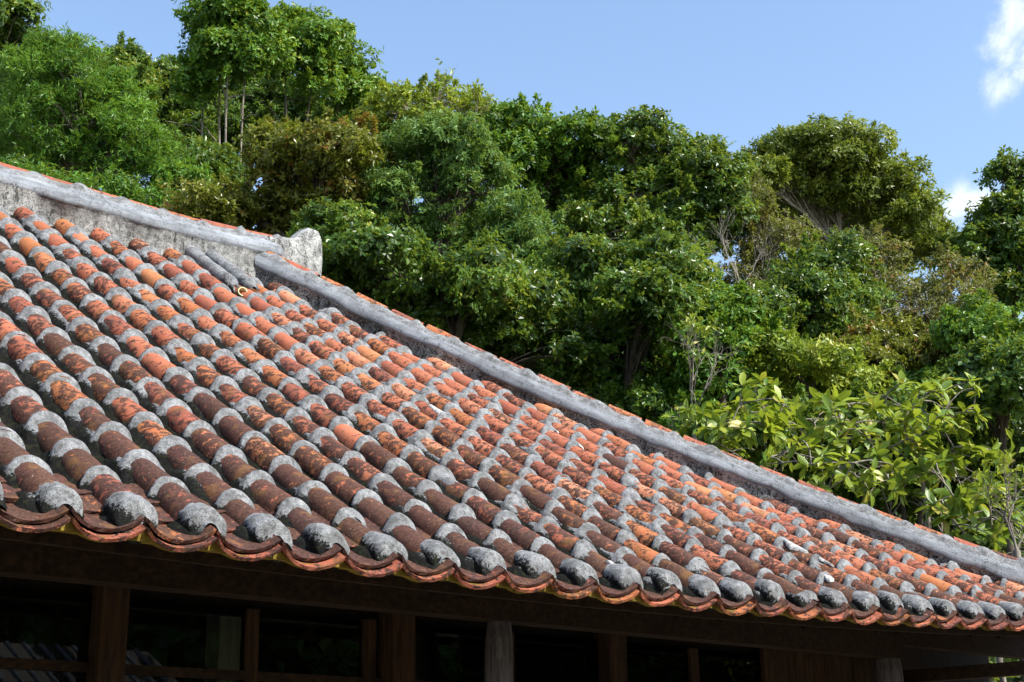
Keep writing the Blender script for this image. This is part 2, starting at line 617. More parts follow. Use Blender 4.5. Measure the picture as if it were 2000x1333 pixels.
def slope_frame(t, v, dz=0.0, rz=0.0, rx=0.0):
    h = .03
    s = W * (2 * h) + Z * (roofz(t, v + h) - roofz(t, v - h)); s /= np.linalg.norm(s)
    u = U + Z * float(roofz(t + h, v) - roofz(t - h, v)) / (2 * h); u /= np.linalg.norm(u)
    n = np.cross(u, s); n /= np.linalg.norm(n); u = np.cross(s, n)
    p = loc(t, v, roofz(t, v) + dz)
    M = Matrix(((u[0], s[0], n[0], p[0]), (u[1], s[1], n[1], p[1]), (u[2], s[2], n[2], p[2]), (0, 0, 0, 1)))
    return M @ Matrix.Rotation(rz, 4, 'Z') @ Matrix.Rotation(rx, 4, 'X')


tile_list, joint_list = [], []
for i in COLS:
    vm = col_vmax(i)
    nt_ = int(math.ceil((vm - .02) / QH))
    for k in range(nt_):
        if k * QH > vm - .05: continue
        P = loc(i * S, (k + .5) * QH, roofz(i * S, (k + .5) * QH))
        px, py, d = project(P)
        vis = -25 < px < 2025 and py < 1345
        tile_list.append((not vis, d, i, k))
    for k in range(0, nt_ + 1):
        if k * QH > vm + .02: continue
        P = loc(i * S, k * QH, roofz(i * S, k * QH))
        px, py, d = project(P)
        vis = -25 < px < 2025
        joint_list.append((not vis, d, i, k))
tile_list.sort(); joint_list.sort()


def tile_matrix(i, k, r):
    t = i * S + wob[i] + r.normal(0, .0035)
    v = k * QH + r.normal(0, .006) - .004
    return slope_frame(t, v, colz[i] + r.normal(0, .0025), r.normal(0, .014), r.normal(0, .008))


field = Geo()
for rank, (off, d, i, k) in enumerate(tile_list):
    r = np.random.default_rng(1000 + i * 61 + k)
    M = tile_matrix(i, k, r)
    me = TILES[int(r.integers(len(TILES)))]
    if rank < 298 and not off:
        o = link('cover_tile', me, roof)
        o.matrix_basis = M
        # wear: more dark lichen on the lower courses, cleaner clay towards the hip and ridge
        wear = .80 - .026 * k + .36 * math.exp(-(k / 4.0) ** 2) * math.exp(-max(0, i - 8) / 16) + .13 * r.normal() + (.15 if k == 0 else 0) - .019 * max(0, i - 8)
        wear += .35 * (r.random() < .12) - .5 * (r.random() < .10)
        o.color = (float(np.clip(wear, .02, 1.3)), float(np.clip(r.beta(1.5, 1.5) + .012 * (i - 10), 0, 1)), float(r.random()), 1)
    else:
        A = np.array(M)
        V = np.empty(len(me.vertices) * 3, np.float32); me.vertices.foreach_get('co', V)
        V = V.reshape(-1, 3) @ A[:3, :3].T + A[:3, 3]
        F = np.array([list(p.vertices) for p in me.polygons])
        field.add(V, F)
if field.n:
    link('cover_tile_field', field.mesh('cover_tile_field', M_TILE_F), roof, kind='stuff')

# --- mortar: a collar over each joint, running down both flanks of its column
def joint_arrays(i, k, vm):
    ny, nph = 19, 19
    d0, d1 = (-.5 * QH, .5 * QH)
    if k == 0: d0 = -.055
    if (k + .5) * QH > vm + .03: d1 = max(vm + .03 - k * QH, d0 + .03)
    uu = np.linspace(-1, 1, ny)
    uu = np.sign(uu) * np.abs(uu) ** 1.7
    dv = np.where(uu < 0, -uu * d0, uu * d1)
    r = np.random.default_rng(5000 + i * 67 + k)
    ph = np.linspace(0, np.pi, nph)
    D, PH = np.meshgrid(dv, ph, indexing='ij')
    v = k * QH + D
    ds = D / .84
    tt = i * S + wob[i]
    P0 = loc(np.full_like(v, tt) + np.cos(PH) * .07, v, roofz(tt, v) + np.sin(PH) * .07)
    n1, n2, n3 = NB1(P0.reshape(-1, 3)).reshape(D.shape), NB2(P0.reshape(-1, 3)).reshape(D.shape), NB3(P0.reshape(-1, 3)).reshape(D.shape)
    wid = .0205 + .0055 * np.sin(i * 1.7 + k * 2.9) + r.normal(0, .0015)
    # collar: leading edge crisp downhill, softer uphill
    sh = ds - .006 * np.sin(i * 5.1 + k * 3.3)
    col = np.exp(-np.abs(np.where(sh > 0, sh / (wid * 1.05), sh / (wid * .95)) + .12 * n2) ** 5.0)
    if k == 0: col *= 0
    flank = np.minimum(PH, np.pi - PH)
    top = .38 + .15 * n2 + .06 * n1 + .14 * np.cos(2 * np.pi * D / QH)
    side = 1 - smooth01(flank, top - .34, top + .02)
    lev = np.maximum(col, side)
    lev = np.maximum(lev, .92 * smooth01(col + side, .95, 1.35))
    dl = -.020 + .0335 * lev + (.0022 * n1 + .0012 * n3) * (.35 + lev)
    rad = TR + dl - .001 * col
    x = rad * np.cos(PH); z = -.015 - TR + colz[i] + rad * np.sin(PH)
    # flare the foot of both flanks
    foot = 1 - smooth01(flank, 0, .45)
    x = x + np.sign(np.cos(PH)) * foot * (.014 + .004 * n2 + (.012 if k == 0 else 0)); z = z - foot * .024
    if k == 0:
        x = x * (.70 + .30 * smooth01(D, -.055, .05))
    zz = roofz(tt, v) + z
    P = loc(tt + x, v, zz)
    # skirts down into the pan
    sk0 = loc(tt + x[:, :1] + .018, v[:, :1], zz[:, :1] - .028)
    sk1 = loc(tt + x[:, -1:] - .018, v[:, -1:], zz[:, -1:] - .028)
    P = np.concatenate([sk0, P, sk1], 1)
    low = smooth01(-z, .058 - .012 * (k < 3) + .014 * col, .097 + .008 * col)
    near = .30 * math.exp(-max(0, k) / 4.5) + .12 * math.exp(-max(0, i + 2) / 8)
    moss_shade = np.clip(.12 + .62 * low + near * smooth01(-z, .035, .075) - .15 * col, 0, 1.2)
    moss_shade = np.concatenate([np.full((ny, 1), .95), moss_shade, np.full((ny, 1), .95)], 1)
    return P.reshape(-1, 3), grid_faces(ny, nph + 2), moss_shade.ravel()


mfV, mfF, mfA, mfn = [], [], [], 0
for rank, (off, d, i, k) in enumerate(joint_list):
    P, F, A = joint_arrays(i, k, col_vmax(i))
    if rank < 298 and not off:
        link('mortar_joint', mesh_np('mortar_joint', P, F, True, [M_MORTAR], attrs={'moss_shade': A}), roof)
    else:
        mfV.append(P); mfF.append(F + mfn); mfA.append(A); mfn += len(P)
if mfn:
    link('mortar_joint_field', mesh_np('mortar_joint_field', np.concatenate(mfV), np.concatenate(mfF), True, [M_MORTAR],
                                       attrs={'moss_shade': np.concatenate(mfA)}), roof, kind='stuff')

# --- round mortar caps closing the columns at the eave
def eave_cap(i):
    r = np.random.default_rng(900 + i)
    n = 30
    ph = np.linspace(0, 2 * np.pi, n, endpoint=False)
    rows = [(.075, .93), (.045, 1.02), (.012, 1.07), (-.022, 1.08), (-.036, 1.03), (-.042, .93), (-.044, .72), (-.045, .38)]
    V, A = [], []
    dx = r.normal(0, .004); tw = r.uniform(.93, 1.04); dep = r.uniform(-.016, .012); hs = r.uniform(.92, 1.03); sk = r.normal(0, .10)
    for v, s_ in rows:
        x = .076 * tw * np.cos(ph)
        zz = np.where(np.sin(ph) > 0, .072 * hs * np.sin(ph), (.074 if v < .02 else .09) * np.sin(ph))
        x = x * np.where(np.sin(ph) < 0, 1 - .26 * np.sin(ph) ** 2, 1)
        x = x + sk * zz * (v < .02)
        t = i * S + wob[i] + dx + x * s_
        vv = np.full(n, v + dep)
        P = loc(t, vv, roofz(i * S, vv) * .7 + roofz(i * S, 0) * .3 - .072 + colz[i] + zz * s_)
        nn = NB1(P) * .0036 + NB3(P) * .0014 + NB2(P) * .003
        P = P + (np.cos(ph) * nn)[:, None] * U + (np.sin(ph) * nn)[:, None] * Z - nn[:, None] * W * .6
        V.append(P)
        side = 1 if v > -.03 else .25
        A.append(np.clip(.72 - .75 * np.sin(ph) * 1.0 - (.18 if v < -.03 else 0) + .12 * NB2(P) - .25 * np.cos(ph) * (v < -.03), 0, 1) * (1.05 if v > -.03 else .80) + .16 * NB2(P * .6 + i * 3.1))
    c = np.mean(V[-1], 0)[None] - W[None] * .0015
    V = np.concatenate(V + [c])
    F = grid_faces(len(rows), n, wrap=True)
    last = (len(rows) - 1) * n
    T = np.array([[last + j, last + (j + 1) % n, len(V) - 1] for j in range(n)])
    A = np.concatenate(A + [[.1]])
    link('eave_cap', mesh_np('eave_cap', V, [F, T], True, [M_MORTAR], attrs={'moss_shade': A}), roof)


for i in range(-4, 28):
    eave_cap(i)

# --- scalloped pan tiles along the eave: two stacked at the edge, single courses behind
def pan_mesh(seed):
    r = np.random.default_rng(seed)
    n = 10; L = .22
    half, sag, th = .1335, .056, .0155
    xs = np.linspace(-half, half, n + 1)
    prof = -sag * (1 - (xs / half) ** 2) ** .85
    V = []
    for y, up in ((0, 0), (L, -.014)):
        jit = r.normal(0, .0012, n + 1) if y == 0 else 0
        V.append(np.stack([xs, np.full(n + 1, y) + (r.normal(0, .002, n + 1) if y == 0 else 0), prof + up + jit], -1))
        V.append(np.stack([xs * 1.0, np.full(n + 1, y) + (.002 if y == 0 else 0), prof - th + up + r.normal(0, .0008, n + 1)], -1))
    V = np.concatenate(V); m = n + 1
    k = np.arange(n)
    F = [np.stack([k, k + 1, 2 * m + k + 1, 2 * m + k], -1),           # top
         np.stack([m + k + 1, m + k, 3 * m + k, 3 * m + k + 1], -1),   # underside
         np.stack([k + 1, k, m + k, m + k + 1], -1),                   # front edge
         np.array([[0, 2 * m, 3 * m, m], [n, m + n, 3 * m + n, 2 * m + n]])]
    return mesh_np('pan_tile', V, np.concatenate(F), False, [M_TILE])


PANS = [pan_mesh(40 + i) for i in range(8)]
for i in range(-4, 27):
    for c, (v0, dz) in enumerate(((-.105, -.060), (-.092, -.036), (.035, -.030), (.17, -.032))):
        r = np.random.default_rng(7000 + i * 11 + c)
        o = link('pan_tile', PANS[int(r.integers(len(PANS)))], roof)
        o.matrix_basis = slope_frame((i + .5) * S + r.normal(0, .004), v0 + r.normal(0, .004), dz + r.normal(0, .0025), r.normal(0, .012), r.normal(0, .006))
        o.color = (float(np.clip((.45 if c == 0 else 1.15) + .15 * r.normal(), 0, 1.3)), float(r.random() * (.7 if c == 0 else .25)), float(r.random()), 1)

# --- white repair dabs, smooth mortar rolls and the vent pipe
def on_roof(px, py, dz=0.0):
    d = ray(px, py)
    lo_, hi_ = 3.0, 16.0
    ks = np.linspace(lo_, hi_, 4000)
    P = EYE + ks[:, None] * d - E0
    t, v, z = P @ U, P @ W, P[:, 2]
    g = z - roofz(t, v) - dz
    idx = np.where((g[:-1] > 0) & (g[1:] <= 0))[0]
    j = idx[0] if len(idx) else np.argmin(np.abs(g))
    return t[j], v[j]


for px, py, a, bb in ((1552, 1066, .030, .09), (1611, 1096, .026, .055), (1560, 1105, .022, .035), (1592, 1122, .022, .045),
                      (845, 795, .026, .07), (710, 682, .014, .022), (1150, 870, .02, .03), (1100, 842, .014, .02), (1170, 1096, .012, .02)):
    t, v = on_roof(px, py, -.012)
    i = round(t / S)
    t = i * S + wob[i] + np.clip(t - i * S, -.02, .03)
    n = 18; ph = np.linspace(0, 2 * np.pi, n, endpoint=False)
    r = np.random.default_rng(int(px))
    rr = 1 + .22 * np.sin(3 * ph + r.uniform(0, 6)) + .15 * np.sin(5 * ph + r.uniform(0, 6))
    V = []
    for s_, lift in ((1.0, -.010), (.94, .002), (.6, .0045), (.2, .005)):
        x = np.clip(a * rr * s_ * np.cos(ph) + (t - i * S - wob[i]), -.062, .062); y = bb * rr * s_ * np.sin(ph)
        z = -.012 - TR + colz[i] + np.sqrt(np.clip((TR * .98) ** 2 - x ** 2, 1e-6, None)) + lift
        V.append(loc(i * S + wob[i] + x, v + y, roofz(i * S, v + y) + z))
    V = np.concatenate(V)
    T = np.array([[3 * n + j, 3 * n + (j + 1) % n, 3 * n] for j in range(1, n - 1)])
    link('plaster_dab', mesh_np('plaster_dab', V, [grid_faces(4, n, wrap=True), T], True, [M_WHITE]), roof)


def mortar_roll(tc_, v_hi, v_lo, rad, lift):
    m, n = 26, 15
    ph = np.linspace(-.25, np.pi + .25, n)
    vs = np.linspace(v_hi, v_lo, m)
    f = np.linspace(0, 1, m)
    rr = rad * np.where(f > .9, np.sqrt(np.clip(1 - ((f - .9) / .1) ** 2 * .92, .05, 1)), 1)
    V, A = [], []
    for j in range(m):
        x = rr[j] * np.cos(ph); z = rr[j] * np.sin(ph) * 1.1 + lift
        P = loc(tc_ + x, np.full(n, vs[j]), roofz(tc_, vs[j]) + z)
        P = P + (NB1(P) * .003 + NB3(P) * .0012)[:, None] * Z
        V.append(P); A.append(.25 + .25 * (f[j] > .8) - .15 * np.sin(ph))
    link('mortar_roll', mesh_np('mortar_roll', np.concatenate(V), grid_faces(m, n), True, [M_MORTAR], attrs={'moss_shade': np.concatenate(A)}), roof)


mortar_roll(10.55 * S, FACE_V + .04, 13.0 * S, .058, -.022)
mortar_roll(11.05 * S + .03, FACE_V + .04, 13.1 * S, .062, -.008)


def vent_pipe():
    m, nt, bs, out = new_mat('cream_glazed_pipe')
    bs.inputs['Base Color'].default_value = (.62, .54, .30, 1); bs.inputs['Roughness'].default_value = .35
    t, v = on_roof(473, 575, -.06)
    c = loc(t, v, roofz(t, v) - .045)
    ax = -W * .9 - U * .25 + Z * .12; ax /= np.linalg.norm(ax)
    a = np.cross(ax, Z); a /= np.linalg.norm(a); bvec = np.cross(a, ax)
    n = 24; ph = np.arange(n) / n * 2 * np.pi
    V = []
    for s_, rr in ((-.12, .031), (0, .031), (.006, .035), (.012, .034), (.012, .028), (0, .0265), (-.10, .026)):
        V.append(c + ax * s_ + rr * (np.cos(ph)[:, None] * a + np.sin(ph)[:, None] * bvec))
    V = np.concatenate(V + [(c - ax * .10)[None]])
    k = 6 * n
    T = np.array([[k + j, k + (j + 1) % n, len(V) - 1] for j in range(n)])
    link('vent_pipe', mesh_np('vent_pipe', V, [grid_faces(7, n, wrap=True), T], True, [m]), roof, label='short cream glazed vent pipe below the mortar rolls')


vent_pipe()

# ------------------------------------------------------------------ ridges
def ridge_sweep(name, path_fn, length, prof, lumps, mats_for, label, low_noise=.012, lump_h=.030, seed=1):
    """prof: (across, up, weight for lumps); across < 0 is the camera side"""
    m = int(length / .022)
    ss = np.linspace(0, length, m)
    pr = np.array([p[:2] for p in prof]); wt = np.array([p[2] for p in prof]); edge = np.array([p[3] for p in prof])
    nse = Wave(seed, 5.0)
    V = np.empty((m, len(pr), 3)); A = np.zeros((m, len(pr)))
    for j, s_ in enumerate(ss):
        c, side = path_fn(s_)
        L = max([math.exp(-(abs(s_ - l) / (.046 + .012 * h * math.sin(l * 40))) ** (3.0 if s_ < l else 2.2)) * h for l, h in lumps] or [0])
        x = pr[:, 0] * (1 + .0 * wt); z = pr[:, 1].copy()
        q = np.stack([np.full(len(pr), s_ * 2.2), pr[:, 0] * 3, pr[:, 1] * 3], -1)
        nz = nse(q)
        z = z + wt * L * lump_h + edge * nz * low_noise
        x = x + np.sign(pr[:, 0]) * ((np.abs(wt - .6) < .3) * L * .010 + nz * .003)
        P = c + x[:, None] * side + z[:, None] * Z
        P = P + (NB1(P) * .0022 + NB2(P) * .004)[:, None] * Z
        V[j] = P
    F = grid_faces(m, len(pr))
    mi = np.tile(np.array(mats_for), m - 1)
    wallmask = (pr[:, 1] < .06) & (edge == 0)
    arc = np.concatenate([[0], np.cumsum(np.linalg.norm(np.diff(pr, axis=0), axis=1))])
    UA = np.repeat(ss[:, None], len(pr), 1); UB = np.repeat(arc[None, :], m, 0)
    A[:, :] = np.where(wallmask, .42, .02)[None, :]
    return V, F, mi, A, UA, UB


# hip ridge ---------------------------------------------------------
def hip_path(s_):
    tt = HIPC - RIDGE_V + .06 + s_ / math.sqrt(2)
    vv = HIPC - tt
    side = (U + W) / math.sqrt(2)
    zz = roofz(tt, vv) - .02 * smooth01(tt, 6.2, 7.6) * 1.5
    return loc(tt, vv, zz), side


HIP_PROF = [(-.100, -.25, 0, 0), (-.100, -.024, 0, 0), (-.114, -.019, 0, 1), (-.122, -.004, 0, .5), (-.122, .026, 0, 0), (-.112, .058, .1, 0),
            (-.097, .086, .3, 0), (-.080, .116, .7, 0), (-.064, .140, 1, 0), (-.03, .144, 1, 0), (.03, .144, 1, 0), (.064, .140, 1, 0), (.080, .116, .7, 0),
            (.10, .09, .2, 0), (.120, .04, 0, 0), (.100, -.02, 0, 0), (.100, -.25, 0, 0)]
hip_len = (HIPC - .35 - (HIPC - RIDGE_V + .06)) * math.sqrt(2)
hr = np.random.default_rng(5)
hip_l = []
s_ = .17
while s_ < hip_len:
    hip_l.append((s_, 1 + .25 * hr.normal())); s_ += .268 + hr.normal(0, .008)
mats = [0, 0, 1, 1, 1, 1, 2, 2, 2, 2, 2, 2, 2, 2, 2, 0]
V, F, mi, A, UA, UB = ridge_sweep('hip_ridge', hip_path, hip_len, HIP_PROF, hip_l, mats, '', .014, .028, 21)
# rounded upper end of the trowelled lip
hip = link('hip_ridge', mesh_np('hip_ridge', V.reshape(-1, 3), F, True, [M_WALLPL, M_LIP, M_MORTAR], mi, {'moss_shade': A.ravel(), 'along': UA.ravel(), 'across': UB.ravel()}), house)


def ridge_tile_mesh(name, L, seed):
    r = np.random.default_rng(seed)
    n = 10; ph = np.linspace(0, np.pi, n + 1)
    V = []
    for y in (0, L * .5, L):
        rad = .068 * (1.02 - .06 * y / L) + r.normal(0, .0008, n + 1)
        V.append(np.stack([rad * np.cos(ph), np.full(n + 1, y), rad * np.sin(ph)], -1))
    return mesh_np(name, np.concatenate(V), grid_faces(3, n + 1), True, [M_TILE])


HTILES = [ridge_tile_mesh('hip_tile', .26, 60 + i) for i in range(4)]


def place_ridge_tile(name, me, path_fn, s0, L, parent, zoff, col):
    c0, side = path_fn(s0); c1, _ = path_fn(s0 + L)
    y = c1 - c0; y /= np.linalg.norm(y)
    x = side; z = np.cross(x, y); z /= np.linalg.norm(z); x = np.cross(y, z)
    if z[2] < 0: z, x = -z, -x
    p = c0 + z * zoff
    o = link(name, me, parent)
    o.matrix_basis = Matrix(((x[0], y[0], z[0], p[0]), (x[1], y[1], z[1], p[1]), (x[2], y[2], z[2], p[2]), (0, 0, 0, 1)))
    o.color = col


starts = [0.0] + [l for l, _ in hip_l]
for j, s0 in enumerate(starts[:-1]):
    r = np.random.default_rng(300 + j)
    L = starts[j + 1] - s0
    place_ridge_tile('hip_tile', HTILES[j % 4], hip_path, s0 + .0, min(.26, L), hip, .097 + r.normal(0, .003),
                     (float(np.clip(.55 + .15 * r.normal(), 0, 1)), float(r.random() * .6), float(r.random()), 1))

# main ridge ---------------------------------------------------------
RZ = 10.45 * S                                    # level of the lower rim of the lip
R_T0, R_T1 = -9.0 * S, 14.55 * S


def ridge_path(s_):
    tt = R_T0 + s_
    zz = RZ + .075 * smooth01(tt, 2.6, 4.2) ** 1.5
    return loc(tt, RIDGE_V, zz), W


RIDGE_PROF = [(-.135, -.75, 0, 0), (-.135, -.28, 0, 0), (-.135, -.004, 0, 0), (-.146, .000, 0, 1), (-.153, .022, 0, .6), (-.150, .058, 0, .2), (-.134, .090, .1, 0), (-.112, .120, .3, 0),
              (-.090, .150, .7, 0), (-.066, .176, 1, 0), (-.03, .180, 1, 0), (.03, .180, 1, 0), (.066, .176, 1, 0), (.085, .15, .7, 0), (.12, .10, .2, 0), (.150, .05, 0, 0), (.135, 0, 0, 0), (.135, -.75, 0, 0)]
mats = [0, 0, 0, 1, 1, 1, 1, 2, 2, 2, 2, 2, 2, 2, 2, 2, 0]
lt = [5.46 * S - .33 * 9 + .33 * j for j in range(0, 18)]
ridge_l = [(t - R_T0 + .23, 1 + .2 * hr.normal()) for t in lt if R_T0 < t + .23 < R_T1 - .2]
rl = R_T1 - R_T0
V, F, mi, A, UA, UB = ridge_sweep('main_ridge', ridge_path, rl, RIDGE_PROF, ridge_l, mats, '', .014, .030, 33)
A[:, :3] = np.where(np.array([0, 1, 2]) == 2, .05, .62)[None, :]
A[:, :2] = .55
# close the far end
n0 = V.shape[0] * V.shape[1]; m_ = V.shape[1]
endc = V[-1].mean(0)
VV = np.concatenate([V.reshape(-1, 3), endc[None]])
T = np.array([[n0 - m_ + j, n0 - m_ + (j + 1) % m_, n0] for j in range(m_)])
me = mesh_np('main_ridge', VV, [F, T], True, [M_WALLPL, M_LIP, M_MORTAR], np.concatenate([mi, np.zeros(len(T), int)]),
             {'moss_shade': np.concatenate([A.ravel(), [.3]]), 'along': np.concatenate([UA.ravel(), [0]]), 'across': np.concatenate([UB.ravel(), [0]])})
ridge = link('main_ridge', me, house)
RTILES = [ridge_tile_mesh('ridge_tile', .32, 70 + i) for i in range(4)]
for j in range(len(ridge_l) - 1):
    r = np.random.default_rng(400 + j)
    place_ridge_tile('ridge_tile', RTILES[j % 4], ridge_path, ridge_l[j][0], .32, ridge, .150 + r.normal(0, .003),
                     (float(np.clip(.42 + .15 * r.normal(), 0, 1)), float(r.random() * .7), float(r.random()), 1))


def ridge_end_block():
    """upright mortar stop at the end of the main ridge, swept up and rounded"""
    t0, t1 = 13.0 * S, 14.70 * S
    m = 16
    fs = np.linspace(0, 1, m)
    prof = [(-.140, -.60), (-.142, -.2), (-.158, .0), (-.162, .045), (-.140, .7), (-.115, .88), (-.06, .98), (0, 1.0), (.06, .98), (.115, .88), (.135, .7), (.15, .06), (.14, -.60)]
    V, A = [], []
    for f in fs:
        tt = t0 + (t1 - t0) * f
        zt = .178 + .02 * smooth01(f, .0, .4) + .125 * smooth01(f, .42, .80)
        zt -= .05 * smooth01(f, .90, 1.0) ** 2
        sq = (.80 + .2 * smooth01(f, 0, .35)) * (1 - .14 * smooth01(f, .92, 1.0))
        row = []
        for x, z in prof:
            zz = z if z < .05 else z * zt
            row.append(loc(tt, RIDGE_V + x * sq, ridge_path(tt - R_T0)[0][2] - E0[2] + zz))
        row = np.array(row)
        nn = NB2(row) * .005 + NB1(row) * .004
        row = row + nn[:, None] * Z - nn[:, None] * W * .6
        V.append(row); A.append(np.full(len(prof), .18 + .18 * f) + .12 * NB2(row))
    k = len(prof)
    V = np.concatenate(V + [np.mean(V[-1], 0)[None]])
    n0 = m * k
    T = np.array([[n0 - k + j, n0 - k + (j + 1) % k, n0] for j in range(k)])
    A = np.concatenate(A + [[.3]])
    link('ridge_end_block', mesh_np('ridge_end_block', V, [grid_faces(m, k), T], True, [M_WALLPL], attrs={'moss_shade': A}), ridge)


ridge_end_block()

# ------------------------------------------------------------------ timber under the eave
def eave_strip(name, v_, top, bot, thick, mat, t0=-9 * S, t1=27.4 * S, step=.35, scallop=False):
    ts = np.arange(t0, t1, .035 if scallop else .14)
    rows = []
    for t in ts:
        if scallop:
            f = (t / S) % 1.0
            x = abs(f - .5) * 2
            tp = top - .062 * (1 - x ** 2) ** .85 - .004
        else:
            tp = top
        zt, zb = roofz(t, v_) + tp, roofz(t, v_) + bot
        rows.append([loc(t, v_, zb), loc(t, v_, zt), loc(t, v_ + thick, zt), loc(t, v_ + thick, zb)])
    V = np.array(rows)
    link(name, mesh_np(name, V.reshape(-1, 3), grid_faces(len(ts), 4, wrap=True)[:, ::-1], False, [mat]), house)


eave_strip('eave_batten', -.060, -.075, -.125, .035, M_BATTEN, scallop=True)
eave_strip('eave_board', .012, -.135, -.205, .03, M_WOODH)
for j, t in enumerate(np.arange(-2.2, 7.4, .342)):
    t = t - .017
    s1 = np.array([0, .03, .03]); g = Geo()
    v0, v1 = .05, .95
    ctr = loc(t, (v0 + v1) / 2, (roofz(t, v0) + roofz(t, v1)) / 2 - .205)
    half = (loc(t, v1, roofz(t, v1)) - loc(t, v0, roofz(t, v0))) / 2
    g.box(ctr, U * .028, half, Z * .042)
    link('rafter', g.mesh('rafter', M_WOODH, False), house)


def bar(name, t0, t1, v0, v1, z0, z1, mat, parent=None, label=None):
    g = Geo()
    g.box(loc((t0 + t1) / 2, (v0 + v1) / 2, (z0 + z1) / 2), U * (t1 - t0) / 2, W * (v1 - v0) / 2, Z * (z1 - z0) / 2)
    me = g.mesh(name, mat, False)
    return link(name, me, parent or house, label=label)


ZF = -(E0[2] - .05)                                     # floor level in house coordinates
bar('header_beam', -2.6, 5.95, .52, .64, -.207, -.05, M_WOODH)
bar('corner_beam', 5.95, 7.6, .53, .63, -.118, .03, M_WOODH)
bar('side_beam', 6.26, 6.36, -.12, 3.4, -.330, -.25, M_WOODH)
bar('side_beam', 7.10, 7.20, .30, 3.4, -.42, -.32, M_WOODH)
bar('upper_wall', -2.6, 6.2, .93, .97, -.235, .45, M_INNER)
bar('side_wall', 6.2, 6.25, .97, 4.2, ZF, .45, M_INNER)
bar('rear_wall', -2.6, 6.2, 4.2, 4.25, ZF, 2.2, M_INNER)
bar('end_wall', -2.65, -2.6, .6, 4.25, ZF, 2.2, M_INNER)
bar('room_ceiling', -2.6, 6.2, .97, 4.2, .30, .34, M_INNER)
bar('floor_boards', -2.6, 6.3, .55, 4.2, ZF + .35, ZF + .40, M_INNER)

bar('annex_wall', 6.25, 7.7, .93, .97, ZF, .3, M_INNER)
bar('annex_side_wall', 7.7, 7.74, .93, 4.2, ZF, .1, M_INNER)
VW = .85
for t0, t1 in ((.606, .722), (2.075, 2.209), (-1.0, -.88), (3.545, 3.674)):
    bar('post', t0, t1, VW - .06, VW + .06, ZF, -.12, M_WOOD)


def log_post(tc_, vc, rad, seed):
    r = np.random.default_rng(seed)
    m, n = 26, 14
    zs = np.linspace(ZF, -.20, m); ph = np.arange(n) / n * 2 * np.pi
    w1 = Wave(seed, 6.0)
    V = []
    for z in zs:
        base = loc(tc_, vc, z)
        q = base + rad * 2 * (np.cos(ph)[:, None] * U + np.sin(ph)[:, None] * W)
        rr = rad * (1 + .07 * w1(q) + .10 * math.exp(-((z + .33) / .05) ** 2) - .10 * smooth01(z, -.32, -.2))
        V.append(base + rr[:, None] * (np.cos(ph)[:, None] * U + np.sin(ph)[:, None] * W))
    link('log_post', mesh_np('log_post', np.concatenate(V), grid_faces(m, n, wrap=True), True, [M_GREYWOOD]), house)


log_post(2.575, .61, .068, 81)
log_post(5.905, .61, .085, 82)


def glass_material():
    m, nt, bs, out = new_mat('window_glass')
    b = NB(nt)
    fr = b.node('ShaderNodeFresnel'); fr.inputs[0].default_value = 1.5
    tr = b.node('ShaderNodeBsdfTransparent'); tr.inputs[0].default_value = (.8, .85, .84, 1)
    gl = b.node('ShaderNodeBsdfGlossy'); gl.inputs['Roughness'].default_value = .01
    mx = b.node('ShaderNodeMixShader')
    nt.links.new(fr.outputs[0], mx.inputs[0]); nt.links.new(tr.outputs[0], mx.inputs[1]); nt.links.new(gl.outputs[0], mx.inputs[2])
    nt.links.new(mx.outputs[0], out.inputs[0])
    return m


M_GLASS = glass_material()


def sliding_window(t0, t1, stiles):
    g = Geo()
    zb, zt = ZF + .4, -.21
    f = bar('window_frame', t0, t1, VW + .012, VW + .05, -.512, -.473, M_WOODH)
    for a, b_ in stiles:
        bar('stile', a, b_, VW + .009, VW + .053, zb, zt, M_WOOD, f)
    edges = [t0] + [x for s_ in stiles for x in s_] + [t1]
    for k in range(0, len(edges), 2):
        if edges[k + 1] - edges[k] < .05: continue
        bar('pane', edges[k], edges[k + 1], VW + .029, VW + .033, -.471, zt, M_GLASS, f)
        bar('pane', edges[k], edges[k + 1], VW + .029, VW + .033, zb, -.514, M_GLASS, f)


sliding_window(-.88, .606, [(-.16, -.10)])
sliding_window(.722, 2.075, [(1.330, 1.390), (1.966, 2.034)])
sliding_window(2.209, 3.545, [(2.85, 2.915)])
sliding_window(3.674, 4.95, [(4.282, 4.354)])
for j, t in enumerate(np.arange(4.95, 6.2, .155)):
    bar('wall_board', t, t + .150, VW + (.004 if j % 2 else 0), VW + .03, ZF, -.15, M_WOOD)
bar('room_post', 1.66, 1.78, 1.6, 1.72, ZF + .4, .3, wood_material('pale_room_post', (.30, .25, .17), (.40, .34, .24)))

# ------------------------------------------------------------------ vegetation
def unit(a):
    return a / (np.linalg.norm(a, axis=-1, keepdims=True) + 1e-9)


def leaf_arrays(base, d, nrm, L, w, fold=.25, droop=.0):
    """folded four-corner leaves; base, d (direction), nrm arrays (n,3); L, w arrays (n,)"""
    side = unit(np.cross(d, nrm))
    n2 = np.cross(side, d)
    mid = base + d * (L * .48)[:, None]
    lift = n2 * (w * fold)[:, None]
    tip = base + d * L[:, None] - n2 * (L * droop)[:, None]
    V = np.stack([base, mid + side * w[:, None] + lift, tip, mid - side * w[:, None] + lift], 1)
    n = len(base)
    k = np.arange(n)[:, None] * 4
    T = np.concatenate([k + np.array([[0, 1, 2]]), k + np.array([[0, 2, 3]])], 0)
    return V.reshape(-1, 3), T


WARP = [Wave(900 + a_, 1.3, 6, 2) for a_ in range(3)]


